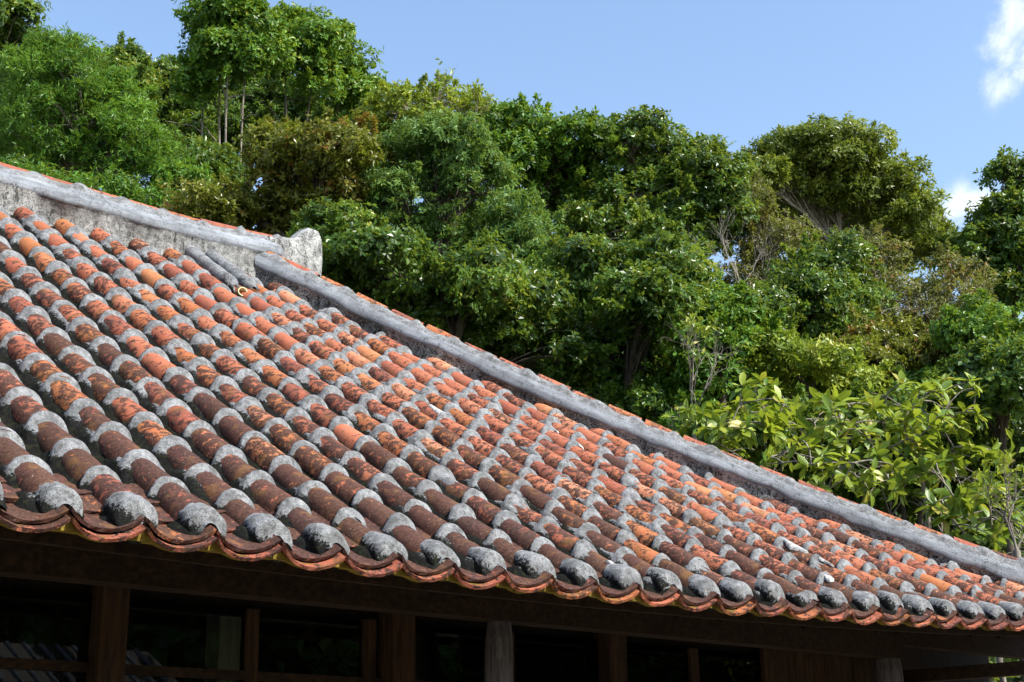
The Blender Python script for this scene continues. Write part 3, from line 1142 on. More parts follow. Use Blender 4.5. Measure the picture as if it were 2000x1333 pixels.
def crown_leaves(blobs, seed, leaf_len, leaf_w, puff=.27, dens=1.0, whorl=7, spread=.9, fill=.25, up=.35, droop=.1, sparse=0.0):
    """leaf whorls on the shells of many small puffs that make up the crown's lobes; returns leaf arrays and puff centres"""
    r = np.random.default_rng(seed)
    B, D, N, L, Wd, T, PC = [], [], [], [], [], [], []
    for (c, rad) in blobs:
        c = np.asarray(c); rad = np.asarray(rad)
        vol = float(np.mean(rad))
        pr = puff * vol ** .5
        npuff = max(7, int(9.5 * (vol / pr) ** 1.7))
        dirs = unit(r.normal(size=(npuff, 3)))
        dirs[:, 2] = np.where((dirs[:, 2] < -.35) & (r.random(npuff) < .6), -dirs[:, 2], dirs[:, 2])
        rr = r.uniform(.12, 1.0, npuff) ** .55 * np.where(r.random(npuff) < .12, r.uniform(1.05, 1.30, npuff), 1)
        pc = c + dirs * rad * rr[:, None] * .9
        pc = pc + np.stack([WARP[a_](pc) for a_ in range(3)], -1) * vol * .17
        PC.append(pc)
        for q in range(npuff):
            if r.random() < sparse: continue
            prq = pr * r.choice([.45, .7, 1.0, 1.5], p=[.25, .3, .3, .15]) * r.uniform(.85, 1.15)
            area = 4 * np.pi * prq ** 2
            nsh = max(4, int(dens * area / (leaf_len ** 2 * 3.9)))
            sd = unit(r.normal(size=(nsh, 3)) + np.array([0, 0, up]) + unit(pc[q] - c)[None] * .5)
            pos = pc[q] + sd * np.array([1.15, 1.15, .72]) * prq * (r.uniform(fill, 1.0, nsh) ** .45 * np.where(r.random(nsh) < .14, r.uniform(1.1, 1.6, nsh), 1))[:, None]
            tone = np.clip(.45 + .22 * r.normal(), .02, .95)
            nl = whorl
            ax = unit(sd + r.normal(0, .25, (nsh, 3)) + np.array([0, 0, .45]))
            a = unit(np.cross(ax, r.normal(size=(nsh, 3)))); b_ = np.cross(ax, a)
            ph = (np.arange(nl)[None, :] / nl * 2 * np.pi + r.uniform(0, 6.28, (nsh, 1)) + r.normal(0, .25, (nsh, nl)))
            out = np.cos(ph)[..., None] * a[:, None] + np.sin(ph)[..., None] * b_[:, None]
            el = r.uniform(.05, .9, (nsh, nl))[..., None] * spread
            dl = unit(out * (1.1 - .4 * el) + ax[:, None] * (el - .12) + r.normal(0, .18, (nsh, nl, 3)))
            nrm = unit(ax[:, None] + r.normal(0, .35, (nsh, nl, 3)))
            bs_ = pos[:, None] + dl * leaf_len * .08 + ax[:, None] * (r.uniform(-.5, .5, (nsh, nl, 1)) * leaf_len)
            k = nsh * nl
            B.append(bs_.reshape(k, 3)); D.append(dl.reshape(k, 3)); N.append(nrm.reshape(k, 3))
            L.append(leaf_len * r.uniform(.6, 1.25, k)); Wd.append(leaf_w * r.uniform(.7, 1.25, k))
            T.append(np.clip(tone + .16 * r.normal(size=k), 0, 1))
        # loose sprays reaching out of the lobe, leaves all along them
        for q in range(int(5 + 3.2 * vol / leaf_len ** .5)):
            d0 = unit(r.normal(size=3) + np.array([0, 0, .55]))
            st = c + d0 * rad * r.uniform(.70, .95)
            ln = r.uniform(.18, .55) * vol ** .7
            dv_ = unit(d0 + np.array([0, 0, r.uniform(-.1, .7)]) + r.normal(0, .35, 3))
            m_ = int(8 + ln / leaf_len * 5)
            f = np.sort(r.random(m_)) ** .8
            pos = st + dv_ * (ln * f)[:, None] + r.normal(0, leaf_len * .35, (m_, 3)) * (1.15 - f)[:, None]
            PC.append(pos[-1:])
            nl = max(3, whorl - 3)
            tone = np.clip(.55 + .18 * r.normal(), .05, .95)
            k = m_ * nl
            B.append(np.repeat(pos, nl, 0) + r.normal(0, leaf_len * .12, (k, 3)))
            D.append(unit(r.normal(size=(k, 3)) + dv_ * .9 + np.array([0, 0, .15])))
            N.append(unit(r.normal(0, .5, (k, 3)) + np.array([0, 0, 1.0])))
            L.append(leaf_len * r.uniform(.5, 1.2, k)); Wd.append(leaf_w * r.uniform(.6, 1.2, k))
            T.append(np.clip(tone + .15 * r.normal(size=k), 0, 1))
    B, D, N, L, Wd, T = map(np.concatenate, (B, D, N, L, Wd, T))
    V, F = leaf_arrays(B, D, N, L, Wd, droop=droop)
    return V, F, np.repeat(T, 4), np.concatenate(PC)


def limb(g, p0, p1, r0, r1, r, wig=.06, n=6, seg=5):
    p0, p1 = np.asarray(p0, float), np.asarray(p1, float)
    f = np.linspace(0, 1, n)[:, None]
    L = np.linalg.norm(p1 - p0)
    off = np.cumsum(r.normal(0, wig * L / n, (n, 3)), 0) * np.sin(f * np.pi)
    sag = np.array([0, 0, 1]) * (L * .10) * np.sin(f * np.pi)
    pts = p0 + (p1 - p0) * f + off + sag
    g.tube(pts, np.linspace(r0, r1, n), seg)
    return pts


LS = .84


def tree(name, label, px_blobs, depth, leafmat, barkmat, seed, leaf_len=.12, leaf_w=.028, trunk=.12, base_px=None, group='trees on the hill behind the roof',
         limbs=.5, cat='tree', stems=False, **kw):
    r = np.random.default_rng(seed)
    blobs = []
    for b_ in px_blobs:
        px, py, rx, ry = b_[:4]
        dd = depth + (b_[4] if len(b_) > 4 else r.uniform(-.6, .6))
        k = dd / FPX
        blobs.append((at(px, py, dd), np.array([rx * k, (rx + ry) * .5 * k, ry * k]) * 1.08))
    cs = np.array([b_[0] for b_ in blobs])
    cen = cs.mean(0)
    bx, by = (cen[0], cen[1]) if base_px is None else at(base_px[0], base_px[1], depth)[:2]
    bz = float(ground_z(bx, by))
    base = np.array([bx, by, bz])
    root = empty(name, base, label, cat, group)
    V, F, T, PC = crown_leaves(blobs, seed, leaf_len * LS, leaf_w * LS, **kw)
    g = Geo()
    low = cs[np.argmin(cs[:, 2])]
    fork = np.array([bx * .5 + cen[0] * .5, by * .5 + cen[1] * .5, max(bz + .8, min(low[2] - .2, cen[2] - .3))])
    tr = limb(g, base - [0, 0, .2], fork if not stems else base * .8 + fork * .2, trunk, trunk * .72, r, .05, 8, 8)
    if stems:
        # several slender stems from one stool, each bending up into its own lobe
        for c, rad in blobs[:4]:
            f0 = base + np.array([r.normal(0, .35), r.normal(0, .35), -.2])
            knee = f0 * .45 + c * .55 + np.array([r.normal(0, .25), r.normal(0, .25), r.uniform(-.3, .3)])
            f = np.linspace(0, 1, 12)[:, None]
            pts = (1 - f) ** 2 * f0 + 2 * f * (1 - f) * knee + f * f * (c + np.array([0, 0, .1]))
            pts = pts + np.cumsum(r.normal(0, .035, (12, 3)), 0) * np.sin(f * np.pi)
            g.tube(pts, np.linspace(trunk * .75, trunk * .25, 12), 6)
            for _ in range(6):
                s0 = pts[int(r.integers(5, 12))]
                limb(g, s0, s0 + r.normal(0, .45, 3) + np.array([0, 0, .25]), trunk * .28, trunk * .06, r, .15, 5, 4)
    for c, rad in ([] if stems else blobs):
        st = tr[-1] if r.random() < .75 else tr[-2]
        pts = limb(g, st, c, trunk * .55, trunk * .2, r, .10, 7, 6)
        sel = PC[np.linalg.norm((PC - c) / rad, axis=1) < 1.0]
        for p in sel:
            if r.random() < limbs:
                s0 = pts[int(r.integers(2, 7))]
                limb(g, s0, p, trunk * .16, trunk * .04, r, .12, 5, 4)
    link('trunk', g.mesh('trunk', barkmat), root)
    link('crown', mesh_np('crown', V, F, False, [leafmat], attrs={'tint': T}), root)
    return root


L_MID = leaf_material('leaf_mid_green', (.034, .096, .010), (.088, .215, .017), (.172, .318, .027), (0.400, 0.399, 0.055), .975)
L_FEATHER = leaf_material('leaf_feathery_green', (.036, .112, .013), (.088, .228, .022), (.168, .338, .031), rough=.45)
L_DARK = leaf_material('leaf_dark_glossy', (0.026, 0.065, 0.011), (0.065, 0.144, 0.018), (0.142, 0.243, 0.029), (0.380, 0.354, 0.055), .98, rough=.36)
L_OLIVE = leaf_material('leaf_olive_brown', (0.070, 0.088, 0.011), (0.147, 0.165, 0.018), (0.243, 0.218, 0.030), (0.307, 0.118, 0.030), .88, rough=.36)
L_BLUE = leaf_material('leaf_soft_blue_green', (0.049, 0.124, 0.026), (0.102, 0.218, 0.042), (0.179, 0.307, 0.062), rough=.5)
L_LIGHT = leaf_material('leaf_yellow_green', (0.104, 0.163, 0.015), (0.216, 0.302, 0.022), (0.364, 0.400, 0.033), (0.400, 0.400, 0.055), .95)
L_DOME = leaf_material('leaf_dome_green', (0.060, 0.104, 0.013), (0.152, 0.206, 0.022), (0.268, 0.310, 0.037), rough=.40)
L_GREY = leaf_material('leaf_grey_thicket', (0.078, 0.088, 0.028), (0.138, 0.140, 0.039), (0.216, 0.192, 0.055), (0.346, 0.147, 0.066), .93, rough=.5)
BARK = bark_material('bark_grey', (.10, .085, .065), (.24, .21, .17))
BARK_D = bark_material('bark_dark', (.035, .028, .020), (.085, .068, .050))
BARK_P = bark_material('bark_pale', (.22, .19, .15), (.40, .36, .30))

# left side
tree('evergreen_tree', 'tall dark evergreen cut by the left edge of the picture', [(-40, 120, 70, 120), (0, 240, 60, 80), (-10, 40, 60, 70), (15, 330, 50, 60), (40, 110, 40, 40)],
     27, L_DARK, BARK, 201, .13, .032, .16, (-15, 400))
tree('feathery_tree', 'bright feathery-leaved tree right above the left end of the ridge', [(140, 165, 85, 65), (85, 240, 70, 80), (215, 265, 90, 80), (240, 195, 45, 50), (290, 335, 65, 55), (150, 335, 90, 55), (110, 115, 55, 35), (60, 330, 60, 50), (150, 230, 80, 60), (60, 170, 60, 60), (270, 280, 60, 55), (170, 295, 80, 50)],
     25, L_FEATHER, BARK, 202, .15, .014, .12, (170, 420), whorl=11, dens=.75, spread=1.25)
tree('background_tree', 'dark tree top showing behind the feathery tree at left', [(228, 128, 45, 40), (258, 170, 38, 45), (200, 130, 30, 30)], 32, L_DARK, BARK_D, 203, .14, .036, .12)
tree('background_tree', 'dark rounded tree left of the tall umbrella-crowned tree', [(318, 172, 45, 40), (345, 225, 55, 55), (300, 270, 45, 55), (370, 290, 50, 50)], 33, L_DARK, BARK_D, 204, .14, .036, .12)
tree('umbrella_tree', 'tall tree with pale trunk and left half of the highest crown', [(430, 65, 62, 50), (478, 115, 52, 42), (402, 140, 38, 38), (452, 22, 38, 26), (500, 60, 45, 40), (390, 180, 36, 34), (520, 110, 45, 45), (440, 110, 55, 40), (480, 30, 35, 24)],
     29.5, L_MID, BARK, 205, .13, .034, .060, (455, 380), stems=True)
tree('umbrella_tree', 'tall broad-crowned tree with bare forked stems right of the highest crown', [(560, 70, 55, 42), (615, 105, 62, 52), (665, 165, 58, 58), (555, 130, 42, 36), (700, 215, 42, 50), (620, 175, 50, 40), (655, 75, 28, 28)],
     31, L_MID, BARK, 206, .13, .034, .060, (570, 360), stems=True)
tree('background_tree', 'shadowed tree behind the pale trunks of the umbrella trees', [(420, 260, 70, 65), (500, 250, 70, 60), (590, 240, 60, 50), (410, 330, 60, 50), (480, 190, 70, 45), (540, 195, 60, 45), (390, 220, 55, 50), (640, 235, 80, 50), (340, 280, 55, 55)], 36, L_DARK, BARK, 207, .15, .036, .13, limbs=.8)
tree('olive_tree', 'olive-brown leaved tree behind the end of the main ridge', [(545, 290, 55, 40), (590, 325, 95, 58), (655, 285, 75, 44), (440, 410, 80, 50), (560, 415, 110, 62), (670, 385, 85, 75), (730, 330, 60, 60), (640, 480, 90, 50)],
     22, L_OLIVE, BARK_D, 208, .11, .026, .13, (560, 560))
# centre
tree('twiggy_tree', 'thin yellowish tree with bare upright twigs against the sky', [(795, 215, 65, 50), (868, 200, 60, 42), (752, 245, 50, 50), (925, 240, 45, 45), (840, 260, 90, 40)], 29, L_LIGHT, BARK_P, 209, .12, .030, .09, (840, 380), sparse=.25, dens=.6, limbs=.9)
tree('soft_tree', 'soft blue-green tree in the middle with billowing foliage', [(850, 315, 95, 60), (925, 365, 80, 70), (780, 375, 65, 60), (840, 465, 62, 55), (770, 525, 55, 40), (900, 290, 60, 40)], 22, L_BLUE, BARK_D, 210, .10, .017, .13, (850, 620), whorl=9)
tree('soft_tree', 'soft blue-green lobe low between the middle trees', [(1045, 455, 62, 55), (1005, 525, 70, 50), (1080, 520, 50, 45), (1000, 420, 40, 45)], 21.5, L_BLUE, BARK_D, 211, .10, .017, .10, whorl=9)
tree('broad_tree', 'broad green tree left of the gap before the dome tree', [(1030, 272, 70, 50), (1115, 295, 90, 58), (985, 250, 40, 45), (1110, 375, 95, 70), (1010, 340, 70, 60)], 27, L_MID, BARK_D, 212, .12, .032, .14, (1070, 500))
tree('broad_tree', 'dark broad tree whose twiggy right edge meets the sky', [(1225, 280, 75, 52), (1315, 325, 85, 58), (1388, 355, 48, 58), (1250, 385, 110, 72), (1345, 430, 80, 70), (1215, 470, 90, 60), (1400, 430, 40, 60)], 26.5, L_DARK, BARK, 213, .12, .034, .15, (1290, 600))
tree('glossy_tree', 'dark glossy-leaved tree just behind the upper hip ridge', [(700, 505, 85, 55), (665, 560, 60, 45), (900, 560, 110, 65), (1000, 610, 100, 70), (800, 590, 90, 55), (920, 660, 90, 45), (1080, 700, 90, 55)], 17.5, L_DARK, BARK_D, 214, .095, .028, .12, (860, 800))
tree('glossy_tree', 'dark glossy-leaved tree behind the middle of the hip ridge', [(1150, 560, 95, 75), (1255, 610, 95, 75), (1190, 680, 100, 62), (1290, 730, 85, 60), (1150, 750, 70, 45), (1240, 800, 70, 40), (1310, 540, 60, 60)], 18.5, L_DARK, BARK_D, 215, .095, .028, .12, (1220, 900))
tree('background_tree', 'shadowed tree deep in the gap behind the glossy trees', [(1180, 470, 100, 60), (950, 480, 90, 60), (1300, 500, 90, 60), (700, 440, 80, 50)], 25, L_DARK, BARK_D, 216, .12, .034, .13)
# right
tree('dome_tree', 'large dome-shaped tree standing alone against the sky at right', [(1560, 305, 95, 32), (1640, 315, 110, 40), (1500, 335, 52, 38), (1720, 362, 90, 46), (1795, 420, 62, 50), (1470, 400, 40, 44), (1845, 480, 40, 44), (1600, 345, 120, 44), (1690, 390, 110, 46), (1500, 370, 50, 40), (1800, 460, 55, 44), (1570, 400, 80, 36), (1740, 440, 80, 40), (1540, 440, 70, 40, 1.5), (1640, 460, 90, 44, 1.5), (1720, 500, 80, 40, 1.5)],
     33, L_DOME, BARK_P, 217, .15, .030, .10, (1640, 640), limbs=.9)
tree('slender_tree', 'dark tree cut by the right edge of the picture below the small cloud', [(1985, 350, 48, 42), (1960, 435, 60, 42), (2010, 420, 50, 60), (1930, 510, 70, 60), (1985, 590, 70, 70), (2020, 520, 60, 70)], 29, L_DARK, BARK, 218, .13, .034, .13, (1975, 760), sparse=.12)
tree('thicket_tree', 'grey-green thin-leaved thicket under the dome tree', [(1700, 590, 95, 75), (1800, 640, 85, 65), (1860, 560, 60, 55), (1690, 500, 70, 45), (1900, 660, 70, 60), (1760, 700, 80, 40)], 26, L_GREY, BARK_P, 219, .10, .022, .09, (1760, 780), sparse=.3, dens=.6, limbs=1.0)
tree('round_tree', 'dense dark small tree in front of the dome tree trunk', [(1610, 520, 70, 50), (1580, 590, 75, 60), (1640, 590, 60, 55), (1560, 660, 70, 45), (1650, 655, 60, 40)], 24, L_DARK, BARK_D, 220, .11, .030, .11, (1600, 800))
tree('thicket_tree', 'thin twiggy tree in the gap left of the dome tree', [(1480, 470, 60, 70), (1440, 560, 60, 60), (1510, 560, 50, 60), (1460, 400, 40, 45), (1520, 470, 50, 60), (1440, 470, 40, 60)], 27, L_GREY, BARK_P, 221, .10, .022, .07, sparse=.35, dens=.55, limbs=1.0)
tree('bright_shrub', 'yellow-green shrub left of the bare pale bush', [(1400, 690, 75, 50), (1350, 760, 60, 50), (1460, 640, 60, 50), (1420, 760, 70, 45)], 18, L_MID, BARK_D, 222, .10, .026, .07, cat='shrub', group='shrubs behind the hip ridge')
tree('bright_shrub', 'fresh yellow-green shrub above the large-leaved plants', [(1540, 740, 75, 42), (1620, 700, 60, 40), (1660, 740, 70, 40), (1500, 690, 50, 36)], 18.5, L_LIGHT, BARK_D, 223, .10, .024, .06, cat='shrub', group='shrubs behind the hip ridge', sparse=.1)
tree('dark_shrub', 'dark round-leaved shrub at the right edge above the yellowing plant', [(1935, 725, 48, 42), (1960, 790, 55, 50), (1900, 780, 40, 40), (1985, 740, 45, 50), (1960, 860, 55, 45)], 15.5, L_DARK, BARK_D, 224, .085, .030, .06, cat='shrub', group='shrubs behind the hip ridge')
tree('dark_shrub', 'deep green shrub filling the shade behind the large-leaved plants', [(1600, 860, 110, 65), (1750, 880, 110, 70), (1850, 950, 90, 60), (1460, 850, 80, 50), (1720, 970, 90, 50), (1960, 960, 70, 60), (1830, 800, 90, 50), (1900, 1040, 80, 40)], 15.8, L_DARK, BARK_D, 225, .085, .028, .07, cat='shrub', group='shrubs behind the hip ridge')
L_UNDER = leaf_material('leaf_undergrowth', (0.022, 0.050, 0.011), (0.047, 0.106, 0.017), (0.101, 0.175, 0.024), rough=.5)


def filler(label, blobs, depth, mat, seed, ll, lw, **kw):
    tree('understory_tree', label, blobs, depth, mat, BARK_D, seed, ll, lw, .08, cat='tree', group='low trees filling the hillside', **kw)


filler('low green tree under the feathery tree at the left', [(60, 400, 90, 60), (200, 400, 90, 55), (300, 420, 70, 50), (360, 380, 60, 50)], 24.0, L_FEATHER, 301, .12, .02)
filler('shaded low tree between the olive tree and the pale trunks', [(350, 330, 60, 50), (420, 360, 60, 50), (390, 430, 60, 50)], 28.0, L_DARK, 302, .13, .034)
filler('shaded low tree under the olive tree beside the ridge end', [(620, 540, 80, 50), (700, 580, 80, 50), (760, 640, 80, 45), (640, 470, 70, 50)], 20.5, L_DARK, 303, .10, .028)
filler('green low tree behind the glossy trees in the middle', [(880, 700, 90, 50), (1000, 730, 90, 50), (1120, 620, 80, 60), (1050, 580, 70, 50)], 20.0, L_MID, 304, .10, .027)
filler('green low tree behind the bare pale bush', [(1330, 640, 70, 60), (1390, 600, 60, 60), (1330, 560, 60, 50), (1420, 640, 60, 60)], 21.5, L_MID, 305, .10, .027)
filler('mixed green low tree under the thin thicket', [(1690, 700, 80, 50), (1780, 740, 80, 45), (1860, 700, 70, 50), (1720, 660, 60, 40)], 22.0, L_OLIVE, 306, .10, .026)
filler('dark low tree between the round tree and the thicket', [(1500, 640, 70, 60), (1560, 720, 70, 50), (1460, 720, 60, 50), (1640, 730, 60, 50)], 22.5, L_DARK, 307, .10, .028)
filler('mid green low tree by the right edge under the slender tree', [(1930, 640, 70, 55), (1990, 690, 60, 60), (1860, 760, 80, 45), (1950, 780, 60, 50)], 20.5, L_MID, 308, .10, .027)
filler('low tree behind the dark shrub near the lower hip ridge', [(1420, 860, 80, 40), (1350, 830, 60, 40), (1540, 880, 80, 45), (1660, 900, 80, 60)], 17.0, L_MID, 309, .09, .026)


def undergrowth():
    r = np.random.default_rng(77)
    n = 60000
    y = r.uniform(14.5, 46, n); x = r.uniform(-.48, .48, n) * y
    z = ground_z(x, y) + r.uniform(0, 1, n) ** 2 * (.5 + .9 * (np.sin(x * 1.3 + y * .7) > .2))
    B = np.stack([x, y, z], -1)
    D = unit(r.normal(size=(n, 3)) + np.array([0, 0, .7])); N = unit(r.normal(size=(n, 3)) * .6 + np.array([0, -.3, 1]))
    V, F = leaf_arrays(B, D, N, r.uniform(.14, .34, n), r.uniform(.03, .07, n), droop=.2)
    link('undergrowth', mesh_np('undergrowth', V, F, False, [L_UNDER], attrs={'tint': np.repeat(r.uniform(0, .8, n), 4)}),
         label='low leafy undergrowth covering the hillside under the trees', cat='undergrowth', kind='stuff')


undergrowth()


# --- large-leaved plants behind the lower hip ridge: every leaf a part
def big_leaf_mat(name, lo, hi):
    m, nt, bs, out = new_mat(name)
    b = NB(nt)
    oi = b.node('ShaderNodeObjectInfo')
    tc = b.node('ShaderNodeTexCoord')
    sep = b.node('ShaderNodeSeparateXYZ'); b.put(sep.inputs[0], tc.outputs['Object'])
    rnd = oi.outputs['Random']
    col = b.mix(b.step(rnd, 0, .8), lo, hi)
    col = b.mix(b.step(rnd, .88, .93), col, (.34, .30, .035))
    vein = b.step(b.math('ABSOLUTE', sep.outputs[0]), 0.0, .006, .55, 0)
    w = b.node('ShaderNodeTexWave'); w.inputs['Scale'].default_value = 16; w.bands_direction = 'Y'
    b.put(w.inputs['Vector'], tc.outputs['Object'])
    col = b.mix(vein, col, (.22, .28, .08))
    col = b.mix(b.step(b.noise(tc.outputs['Object'], 30, 3, .6), .55, .75, 0, .35), col, tuple(c * .6 for c in lo))
    b.put(bs.inputs['Base Color'], col)
    bs.inputs['Roughness'].default_value = .44
    b.put(bs.inputs['Normal'], b.bump(w.outputs['Fac'], .10, .004))
    tr = b.node('ShaderNodeBsdfTranslucent'); b.put(tr.inputs['Color'], b.mix(.5, col, (.40, .46, .03)))
    mx = b.node('ShaderNodeMixShader'); mx.inputs[0].default_value = .38
    nt.links.new(bs.outputs[0], mx.inputs[1]); nt.links.new(tr.outputs[0], mx.inputs[2]); nt.links.new(mx.outputs[0], out.inputs[0])
    return m


M_BIG = big_leaf_mat('large_leaf_green', (.090, .175, .013), (.290, .370, .028))
M_BIGD = big_leaf_mat('large_leaf_deep_green', (.050, .120, .014), (.150, .250, .022))


def big_leaf_mesh(seed, mat, L=.165, w=.034):
    r = np.random.default_rng(seed)
    ys = np.array([0, .12, .35, .62, .84, 1.0]); ws = np.array([.05, .40, .85, 1.0, .62, .02])
    curl = r.uniform(.05, .55); fold = r.uniform(.10, .6); tw = r.normal(0, .45)
    V = []
    for y, q in zip(ys, ws):
        z = -curl * L * y ** 2
        a = tw * y
        for sx in (-1, 0, 1):
            x = sx * q * w; zz = abs(sx) * q * w * fold + r.normal(0, .0015)
            V.append((x * math.cos(a), y * L * (1 - .12 * curl), z + zz + x * math.sin(a)))
    return mesh_np('leaf', np.array(V), grid_faces(len(ys), 3), True, [mat])


def big_plant(name, label, tips_px, depth, stem_px, mat, seed, whorl=(7, 12), scale=1.0, barkmat=None):
    r = np.random.default_rng(seed)
    LM = [big_leaf_mesh(seed + j, mat) for j in range(6)]
    bx, by, _ = at(stem_px[0], stem_px[1], depth)
    base = np.array([bx, by, float(ground_z(bx, by))])
    root = empty(name, base, label, 'shrub', 'large-leaved shrubs behind the hip ridge')
    g = Geo()
    hub = at(stem_px[0], stem_px[1], depth)
    stem = limb(g, base - [0, 0, .1], hub, .035, .024, r, .04, 8, 7)
    nodes = [hub]
    n_leaf = 0
    for (px, py) in tips_px:
        d = depth + r.uniform(-.7, .5)
        tip = at(px + r.normal(0, 5), py + r.normal(0, 5), d)
        near = min(nodes, key=lambda q: np.linalg.norm(q - tip) + .4 * max(0, q[2] - tip[2]))
        pts = limb(g, near, tip, .009, .004, r, .10, 6, 5)
        nodes.append(pts[3])
        ax = unit(tip - pts[-3] + np.array([0, 0, .12]) + r.normal(0, .08, 3))
        a = unit(np.cross(ax, r.normal(size=3))); b_ = np.cross(ax, a)
        nl = int(r.integers(*whorl))
        for q in range(nl):
            if n_leaf >= 298: break
            ph = q / nl * 6.283 * 1.618 * 2 + r.normal(0, .2)
            o_ = math.cos(ph) * a + math.sin(ph) * b_
            el = r.uniform(.0, .75)
            y = unit(o_ * (1.05 - .5 * el) + ax * (el + .1) + np.array([0, 0, -.12]))
            z = unit(ax * .9 + np.array([0, 0, .5]) + r.normal(0, .22, 3)); x = unit(np.cross(y, z)); z = np.cross(x, y)
            p = tip - ax * r.uniform(0, .06)
            sc = scale * r.uniform(.65, 1.2)
            o = link('leaf', LM[int(r.integers(6))], root)
            o.matrix_parent_inverse = PINV[root.name]
            o.matrix_basis = Matrix(((x[0] * sc, y[0] * sc, z[0] * sc, p[0]), (x[1] * sc, y[1] * sc, z[1] * sc, p[1]), (x[2] * sc, y[2] * sc, z[2] * sc, p[2]), (0, 0, 0, 1)))
            n_leaf += 1
    link('stem', g.mesh('stem', barkmat or BARK), root)


def scatter(seed, boxes):
    r = np.random.default_rng(seed); out = []
    for x0, x1, y0, y1, n in boxes:
        out += [(r.uniform(x0, x1), r.uniform(y0, y1)) for _ in range(n)]
    return out


big_plant('large_leaved_shrub', 'bright large-leaved shrub rising behind the middle of the hip ridge', scatter(1, [(1370, 1470, 800, 870, 9), (1430, 1560, 745, 840, 20), (1460, 1600, 840, 910, 13)]), 14.3, (1480, 930), M_BIG, 501)
big_plant('large_leaved_shrub', 'broad large-leaved shrub with crooked branches and some yellow leaves', scatter(2, [(1590, 1700, 770, 880, 15), (1690, 1800, 790, 900, 12), (1780, 1900, 745, 830, 12), (1620, 1760, 890, 960, 8)]), 14.0, (1690, 975), M_BIG, 511)
big_plant('large_leaved_shrub', 'deep green large-leaved shrub at the lower right beside the hip ridge', scatter(3, [(1820, 1900, 960, 1030, 10), (1880, 1995, 930, 1060, 16), (1760, 1840, 890, 960, 8), (1960, 2040, 1000, 1080, 8)]), 12.6, (1930, 1110), M_BIGD, 521, scale=1.05)


big_plant('large_leaved_shrub', 'dense green large-leaved shrub in the shade behind the crooked branches', scatter(4, [(1560, 1700, 820, 940, 16), (1700, 1850, 840, 960, 16), (1800, 1920, 830, 940, 12)]), 15.2, (1740, 1010), M_BIGD, 531)
big_plant('large_leaved_shrub', 'low lime-green shrub peeking over the hip ridge left of the larger ones', scatter(5, [(1300, 1400, 800, 850, 10), (1390, 1470, 850, 890, 10)]), 14.8, (1390, 900), M_BIG, 541, scale=.8)

big_plant('large_leaved_shrub', 'green large-leaved shrub behind the bright one, below the yellow-green shrub', scatter(6, [(1400, 1530, 770, 880, 18), (1500, 1640, 790, 900, 18)]), 15.6, (1520, 960), M_BIG, 551)
big_plant('large_leaved_shrub', 'green large-leaved shrub right of the crooked branches', scatter(7, [(1760, 1900, 790, 900, 16), (1850, 1960, 860, 980, 14), (1700, 1800, 920, 990, 10)]), 14.9, (1840, 1040), M_BIG, 561)

big_plant('large_leaved_shrub', 'small-leaved lime shrub in front of the crooked branches, close over the ridge', scatter(8, [(1560, 1680, 850, 950, 14), (1640, 1760, 900, 990, 14), (1480, 1560, 880, 930, 8)]), 13.4, (1640, 1010), M_BIG, 571, scale=.85)
big_plant('large_leaved_shrub', 'upper lime-green shrub under the dark round-leaved one at the right', scatter(9, [(1700, 1830, 745, 830, 16), (1820, 1930, 740, 840, 14)]), 15.0, (1800, 930), M_BIG, 581, scale=.9)


def bare_bush(name, label, px, py, depth, height, mat, seed, spread=.55, leaves=None, cat='shrub'):
    r = np.random.default_rng(seed)
    b0 = at(px, py, depth)
    gz = float(ground_z(b0[0], b0[1]))
    root = empty(name, (b0[0], b0[1], gz), label, cat)
    g = Geo(); tips = []
    limb(g, (b0[0], b0[1], gz - .1), b0, .04, .03, r, .03, 6, 6)

    def grow(p, d, L, rad, lv):
        e = p + d * L
        pts = limb(g, p, e, rad, rad * .6, r, .12, 5, 4 if lv > 1 else 5)
        if lv >= 4:
            tips.append(e); return
        for _ in range(int(r.integers(2, 4))):
            nd = unit(d + r.normal(0, spread, 3) + np.array([0, 0, .12]))
            grow(pts[-1] if r.random() < .6 else pts[3], nd, L * r.uniform(.55, .85), rad * .58, lv + 1)
    for _ in range(3):
        grow(b0, unit(np.array([0, 0, 1.0]) + r.normal(0, .38, 3)), height * .36, .011, 0)
    link('branches', g.mesh('branches', mat), root)
    if leaves is not None:
        tp = np.array(tips)[r.permutation(len(tips))[:max(6, len(tips) // leaves[1])]]
        n = 7; B = np.repeat(tp, n, 0) + r.normal(0, .03, (len(tp) * n, 3))
        D = unit(r.normal(size=B.shape) + [0, 0, .3]); N = unit(r.normal(size=B.shape) * .5 + [0, 0, 1])
        V, F = leaf_arrays(B, D, N, r.uniform(.07, .13, len(B)), r.uniform(.015, .03, len(B)), droop=.2)
        link('foliage', mesh_np('foliage', V, F, False, [leaves[0]], attrs={'tint': np.repeat(r.random(len(B)), 4)}), root)


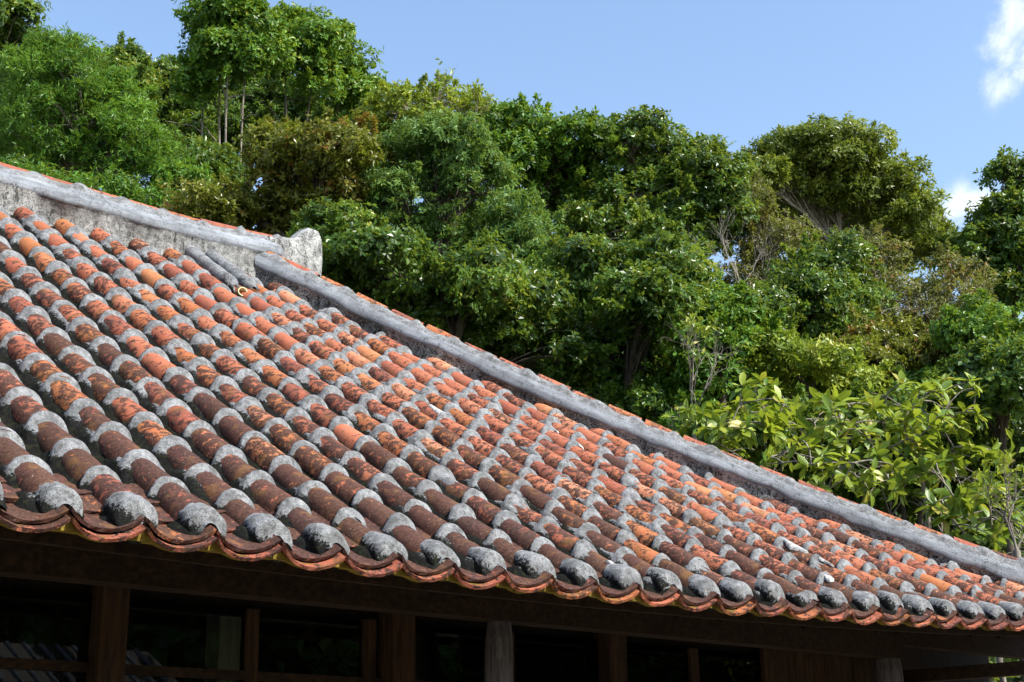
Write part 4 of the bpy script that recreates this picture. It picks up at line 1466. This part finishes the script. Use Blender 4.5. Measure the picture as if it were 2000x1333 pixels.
bare_bush('bare_bush', 'bare pale-branched bush with a few yellow-green leaves before the dark trees', 1355, 830, 16.3, 1.35, BARK, 601, .45, (L_LIGHT, 9))
bare_bush('bare_bush', 'thin bare bush with yellow leaves at the lower right edge', 1985, 1075, 11.6, .75, BARK, 602, .6, (L_LIGHT, 8))
bare_bush('bare_bush', 'tangled dry bush below the dome tree in the thicket', 1690, 700, 23, 1.9, BARK_P, 603, .5)
bare_bush('bare_bush', 'dry leafless twigs in the gap left of the dome tree', 1470, 620, 24, 1.9, BARK_P, 604, .4)
bare_bush('twig_tree', 'upright leafless twigs rising above the middle trees into the sky', 800, 330, 28.5, 2.0, BARK_P, 605, .33, (L_LIGHT, 5), cat='tree')
bare_bush('twig_tree', 'thin twigs with few pale leaves right of the yellowish tree', 935, 330, 28, 1.6, BARK_P, 606, .33, (L_LIGHT, 4), cat='tree')

# ------------------------------------------------------------------ opposite side of the yard, mirrored in the window panes
def neighbour_house():
    c = loc(2.2, -8.2, 0); c[2] = 0
    root = empty('neighbour_house', c, 'low tiled house across the yard, mirrored in the dark window panes', 'house')
    f, u = -W, U
    g = Geo(); g.box(c + Z * 1.05 + f * 2.0, u * 4.2, f * 1.6, Z * 1.05)
    link('wall', g.mesh('wall', M_INNER, False), root)
    rd = 2.3; ev = 2.15; slope = .55
    g = Geo()
    V = [c - u * 5 + Z * ev - f * .3, c + u * 5 + Z * ev - f * .3, c + u * 5 + f * 2 + Z * (ev + slope * rd), c - u * 5 + f * 2 + Z * (ev + slope * rd),
         c - u * 5 + Z * ev + f * 4.3, c + u * 5 + Z * ev + f * 4.3]
    g.add(V, [(0, 1, 2, 3), (3, 2, 5, 4)])
    r_ = link('roof', g.mesh('roof', M_WOODH, False), root)
    gt = Geo(); gt.tube([c + Z * ev - f * .3, c + f * 2 + Z * (ev + slope * rd)], .030, 8)
    me = gt.mesh('tile_column', M_MORTAR)
    for j in range(-23, 24):
        o = link('tile_column', me, r_)
        o.matrix_basis = Matrix.Translation(Vector(u * j * .21))


neighbour_house()
places = [(-9, 'far left end'), (-4, 'left end'), (1, 'left of the middle'), (6, 'right of the middle'), (11, 'right end'), (16, 'second past the right end'),
          (21, 'third past the right end'), (27, 'fourth past the right end'), (33, 'farthest past the right end')]
for j, (tt, where) in enumerate(places):
    p = loc(tt, -15.5 - (j % 2), 0)
    base = np.array([p[0], p[1], 0.0])
    root = empty('yard_tree', base, 'leafy dark tree across the yard by the neighbour house, ' + where, 'tree', 'trees across the yard')
    V, F, T, PC = crown_leaves([(base + Z * 5.8, np.array([3.2, 3.0, 1.9])), (base + Z * 3.8, np.array([3.4, 3.2, 1.9])), (base + Z * 1.6, np.array([3.2, 3.0, 1.6]))], 700 + j, .36, .11, dens=.7)
    g = Geo(); limb(g, base, base + Z * 5.4, .14, .06, np.random.default_rng(j), .04, 7, 7)
    link('trunk', g.mesh('trunk', BARK_D), root)
    link('crown', mesh_np('crown', V, F, False, [L_DARK], attrs={'tint': T}), root)
